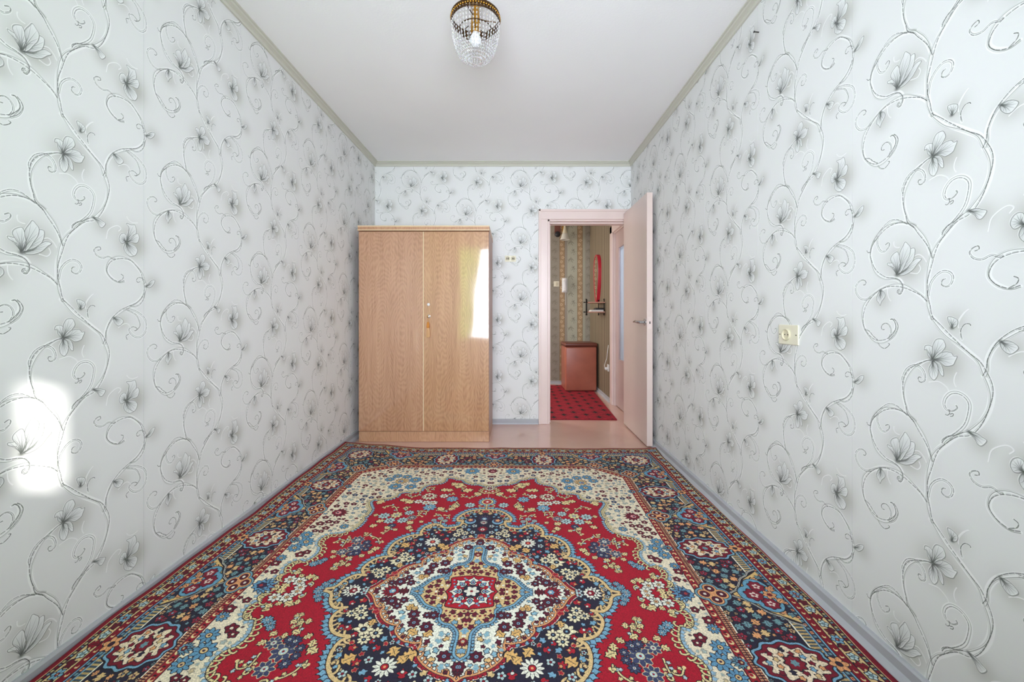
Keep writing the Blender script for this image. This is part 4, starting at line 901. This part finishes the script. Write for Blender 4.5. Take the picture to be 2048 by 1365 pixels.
bm = bmesh.new(); lathe(bm, [(0, -.225), (.014, -.223), (.024, -.212), (.028, -.198), (.025, -.183), (.017, -.168), (.014, -.158), (0, -.158)], 20); link('bulb', bm, M_BULB, ch, smooth=True)
def bead(bm, p, q, r):
    """one cut crystal between p and q"""
    p, q = Vector(p), Vector(q); t = (q-p).normalized(); u = t.orthogonal().normalized(); w = t.cross(u); m_ = p*.45+q*.55
    a, b = bm.verts.new(p), bm.verts.new(q); rg = [bm.verts.new(m_+(u*math.cos(k*math.pi/3)+w*math.sin(k*math.pi/3))*r) for k in range(6)]
    for k in range(6): bm.faces.new([a, rg[k], rg[(k+1) % 6]]); bm.faces.new([b, rg[(k+1) % 6], rg[k]])
def prof(t):
    t = t*(len(PR)-1); i = min(int(t), len(PR)-2); f = t-i; return PR[i][0]*(1-f)+PR[i+1][0]*f, PR[i][1]*(1-f)+PR[i+1][1]*f
bm = bmesh.new(); nb = 15
for k in range(nb):
    (r0, z0), (r1, z1) = prof(k/nb), prof((k+.86)/nb); a0, a1 = (0, 0) if k < 9 else ((k-9)*.10, (k-8)*.10)
    bead(bm, (r0*math.cos(a0), r0*math.sin(a0), z0), (r1*math.cos(a1), r1*math.sin(a1), z1), .0036 if k < 9 else .0027)
s0 = link('bead_strand', bm, M_CRYS, ch); NS = 44
for k in range(1, NS):
    o = s0.copy(); COL.objects.link(o); o.parent = ch; o.rotation_euler = (0, 0, k*2*math.pi/NS)
bm = bmesh.new()
for k in range(nb):
    (r0, z0), (r1, z1) = prof(.05+.4*k/nb), prof(.05+.4*(k+.86)/nb); r0 *= .68; r1 *= .68; bead(bm, (r0, 0, z0-.052), (r1, 0, z1-.052), .0030)
s1 = link('inner_strand', bm, M_CRYS, ch)
for k in range(1, 20):
    o = s1.copy(); COL.objects.link(o); o.parent = ch; o.rotation_euler = (0, 0, k*2*math.pi/20)

# ---------------------------------------------------------------- the hall
pf = thing('laundry_box', 'brown vinyl storage box with padded lid at the end of the hall', 'box', (.905, 5.765, .0105), R(2.0))
link('box_body', B(-.215, .215, -.20, .19, 0, .600, bev=.022, seg=4), M_VINYL, pf, smooth=40); link('lid', B(-.222, .222, -.208, .196, .606, .652, bev=.018, seg=4), M_VINYLD, pf, smooth=40)
bm = bmesh.new(); tube(bm, [(-.216, -.202, .603), (.216, -.202, .603), (.216, .19, .603), (-.216, .19, .603), (-.216, -.202, .603)], .004, 6); link('piping', bm, M_VINYLD, pf)

mr = thing('wall_mirror', 'long tapering mirror in a red frame on the striped hall wall', 'mirror', (HXR-.0008, 5.56, 1.535))
def mir(k):
    o = []
    for t in np.linspace(0, 2*math.pi, 41)[:-1]:
        z = math.copysign(abs(math.sin(t))**.8, math.sin(t)); w = .172*(1-.52*max(0, (.45-z)/1.45)**1.3); o.append((w*math.copysign(abs(math.cos(t))**.8, math.cos(t))-(1-k)*.172*math.cos(t), (.325-(1-k)*.172)*z))
    return o
MM = Matrix(((0, 0, -1, 0), (1, 0, 0, 0), (0, 1, 0, 0), (0, 0, 0, 1)))
bm = bmesh.new(); a, b, c, d = [[bm.verts.new(MM@Vector((x, y, h))) for x, y in mir(k)] for k, h in ((1, 0), (1, .042), (.93, .042), (.92, .036))]; n = len(a)
for k in range(n):
    for p, q in ((a, b), (b, c), (c, d)): bm.faces.new([p[k], p[(k+1) % n], q[(k+1) % n], q[k]])
bm.faces.new(a); bmesh.ops.recalc_face_normals(bm, faces=bm.faces); link('frame', bm, M_RED, mr)
link('mirror_glass', prism(bmesh.new(), mir(.925), .002, Matrix.Translation((-.036, 0, 0))@MM), M_MIRROR, mr)
sh = thing('wall_shelf', 'two-tier shelf on dark rods under the red mirror', 'shelf', (HXR-.0008, 5.16, 1.075))
for z in (.122, 0): link('shelf_board', prism(bmesh.new(), [(-.004, 0), (-.004, .36), (-.12, .36), (-.20, .20), (-.222, .01), (-.215, 0)], .012, Matrix.Translation((0, 0, z))), M_SHELF, sh)
for x, y in ((-.240, .012), (-.190, .255), (-.016, .010), (-.016, .35)):
    bm = bmesh.new(); tube(bm, [(x, y, -.028), (x, y, .165)], .006, 8)
    for z in (-.028, .165): bmesh.ops.create_uvsphere(bm, u_segments=10, v_segments=6, radius=.010, matrix=Matrix.Translation((x, y, z)))
    link('rod', bm, M_DARK, sh, smooth=True)
for z in (.128, .006):
    bm = bmesh.new(); tube(bm, [(-.268, .004, z), (-.222, .014, z), (-.19, .25, z)], .005, 8); bmesh.ops.create_uvsphere(bm, u_segments=10, v_segments=6, radius=.009, matrix=Matrix.Translation((-.268, .004, z))); link('rail', bm, M_DARK, sh, smooth=True)
bk = thing('paper_stack', 'small white stack of papers on the lower tier of the hall shelf', 'papers', (HXR-.095, 5.255, 1.0875))
for k in range(2): link('booklet', B(-.085+.004*k, .075, -.085, .075, .011*k, .011*k+.010, bev=.001), M_PAPERW, bk)
cs = thing('black_case', 'flat black case lying on the white papers on the hall shelf', 'case', (HXR-.065, 5.255, 1.1095)); link('case_body', B(-.055, .048, -.07, .07, 0, .016, bev=.003), M_BLACK, cs); link('case_lid', B(-.053, .046, -.068, .068, .0165, .024, bev=.003), M_BLACK, cs)

ph = thing('intercom_handset', 'white intercom handset on the far hall wall', 'intercom', (.767, HY-.0008, 1.50))
link('base', B(-.041, .041, -.022, 0, -.115, .105, bev=.008, seg=3), M_WHITEP, ph, smooth=40)
bm = bmesh.new(); box(bm, -.022, .022, -.060, -.030, -.100, .100, bev=.010, seg=3); box(bm, -.024, .024, -.066, -.022, .052, .102, bev=.010, seg=3); box(bm, -.024, .024, -.066, -.022, -.102, -.052, bev=.010, seg=3); link('receiver', bm, M_WHITEP, ph, smooth=40)
bm = bmesh.new(); P = [(.004*math.cos(t*1.0)+.008, -.030+.004*math.sin(t), -.11-.0028*t) for t in np.linspace(0, 70, 200)]; P = [(x, y, z) for x, y, z in P]; tube(bm, P, .0018, 5); link('cord', bm, M_WHITEP, ph, smooth=True)
sw = thing('light_switch', 'square cream light switch left of the intercom', 'switch', (.645, HY-.0008, 1.515)); link('face_plate', plate(.082, .082, .012), M_CREAM, sw); link('rocker', B(-.016, .016, -.020, -.012, -.024, .024, bev=.003), M_CREAMD, sw)
wlmp = thing('wall_lamp', 'cone-shaped wall lamp high on the far hall wall', 'lamp', (.762, HY-.0008, 2.28))
bm = bmesh.new(); box(bm, -.03, .03, -.014, 0, .02, .11, bev=.004); tube(bm, [(0, -.01, .07), (0, -.06, .085), (0, -.085, .07)], .007, 8); link('bracket', bm, M_BRASS, wlmp, smooth=40)
bm = bmesh.new(); lathe(bm, [(0, .17), (.008, .16), (.022, .06), (.040, -.02), (.036, -.022), (0, -.022)], 20, c=(0, -.085, 0)); link('cone', bm, M_CREAMD, wlmp, smooth=40)
bm = bmesh.new(); lathe(bm, [(.036, -.01), (.046, -.03), (.058, -.075), (.072, -.105), (.074, -.112), (.068, -.108), (.054, -.078), (.042, -.035), (.034, -.012)], 24, c=(0, -.085, 0), closed=True); link('shade', bm, M_SHADE, wlmp, smooth=True)
dv = thing('door_bell', 'black round bell on a brown plate beside the hall lamp', 'bell', (.660, HY-.0008, 2.28)); link('back_plate', B(-.045, .045, -.012, 0, -.02, .12, bev=.004), M_REDBR, dv)
bm = bmesh.new(); lathe(bm, [(0, .036), (.022, .034), (.040, .020), (.044, .004), (.044, 0), (0, 0)], 24, M=Matrix.Translation((0, -.012, -.012))@AX_B); link('gong', bm, M_BLACK, dv, smooth=40)
bm = bmesh.new()
hs = thing('plug_socket', 'white socket with a plugged-in cord low beside the hall door frame', 'socket', (HXR-.0008, 4.985, .40), R(-90)); link('face_plate', plate(.07, .085, .012), M_WHITEP, hs)
bm = bmesh.new(); lathe(bm, [(0, 0), (.020, 0), (.018, .028), (.010, .036), (0, .036)], 16, M=Matrix.Translation((0, -.012, -.01))@AX_B); tube(bm, [(0, -.045, -.01), (.01, -.055, .03), (.028, -.030, .12), (.036, -.012, .28)], .0035, 6); link('plug', bm, M_WHITEP, hs, smooth=40)

# ---------------------------------------------------------------- curtain at the window behind the camera (seen in the wardrobe's gloss)
def curtain(name, label, x0, x1, z0, z1, y, m):
    bm = bmesh.new(); nx, nz = 90, 14; g = {}
    for i in range(nx+1):
        for j in range(nz+1):
            u, v = i/nx, j/nz; pull = (1-v)**1.2*.42*(x1-x0); x = x0+(x1-x0)*u-pull*u; g[i, j] = bm.verts.new((x, y+.022*math.sin(u*46+.6*math.sin(v*3)), z0+(z1-z0)*v))
    for i in range(nx):
        for j in range(nz): bm.faces.new([g[i, j], g[i+1, j], g[i+1, j+1], g[i, j+1]])
    o = link(name, bm, m, None, smooth=True); s = o.modifiers.new('cloth', 'SOLIDIFY'); s.thickness = .0012
    return tag(o, label, 'curtain')
n = M_GREEN.node_tree.nodes; l = M_GREEN.node_tree.links; tr = n.new('ShaderNodeBsdfTranslucent'); tr.inputs[0].default_value = srgb((188, 232, 112)); mx = n.new('ShaderNodeMixShader'); mx.inputs[0].default_value = .8
l.new(n['Principled BSDF'].outputs[0], mx.inputs[1]); l.new(tr.outputs[0], mx.inputs[2]); l.new(mx.outputs[0], n['Material Output'].inputs['Surface'])
curtain('curtain', 'light green curtain at the window, mirrored in the wardrobe door', -1.10, -.60, .20, 2.36, -.235, M_GREEN)
bm = bmesh.new(); tube(bm, [(-1.2, -.235, 2.385), (1.0, -.235, 2.385)], .012, 10); cr = link('curtain_rail', bm, M_WHITEP, None, smooth=40); tag(cr, 'white curtain rail over the window', 'rail')
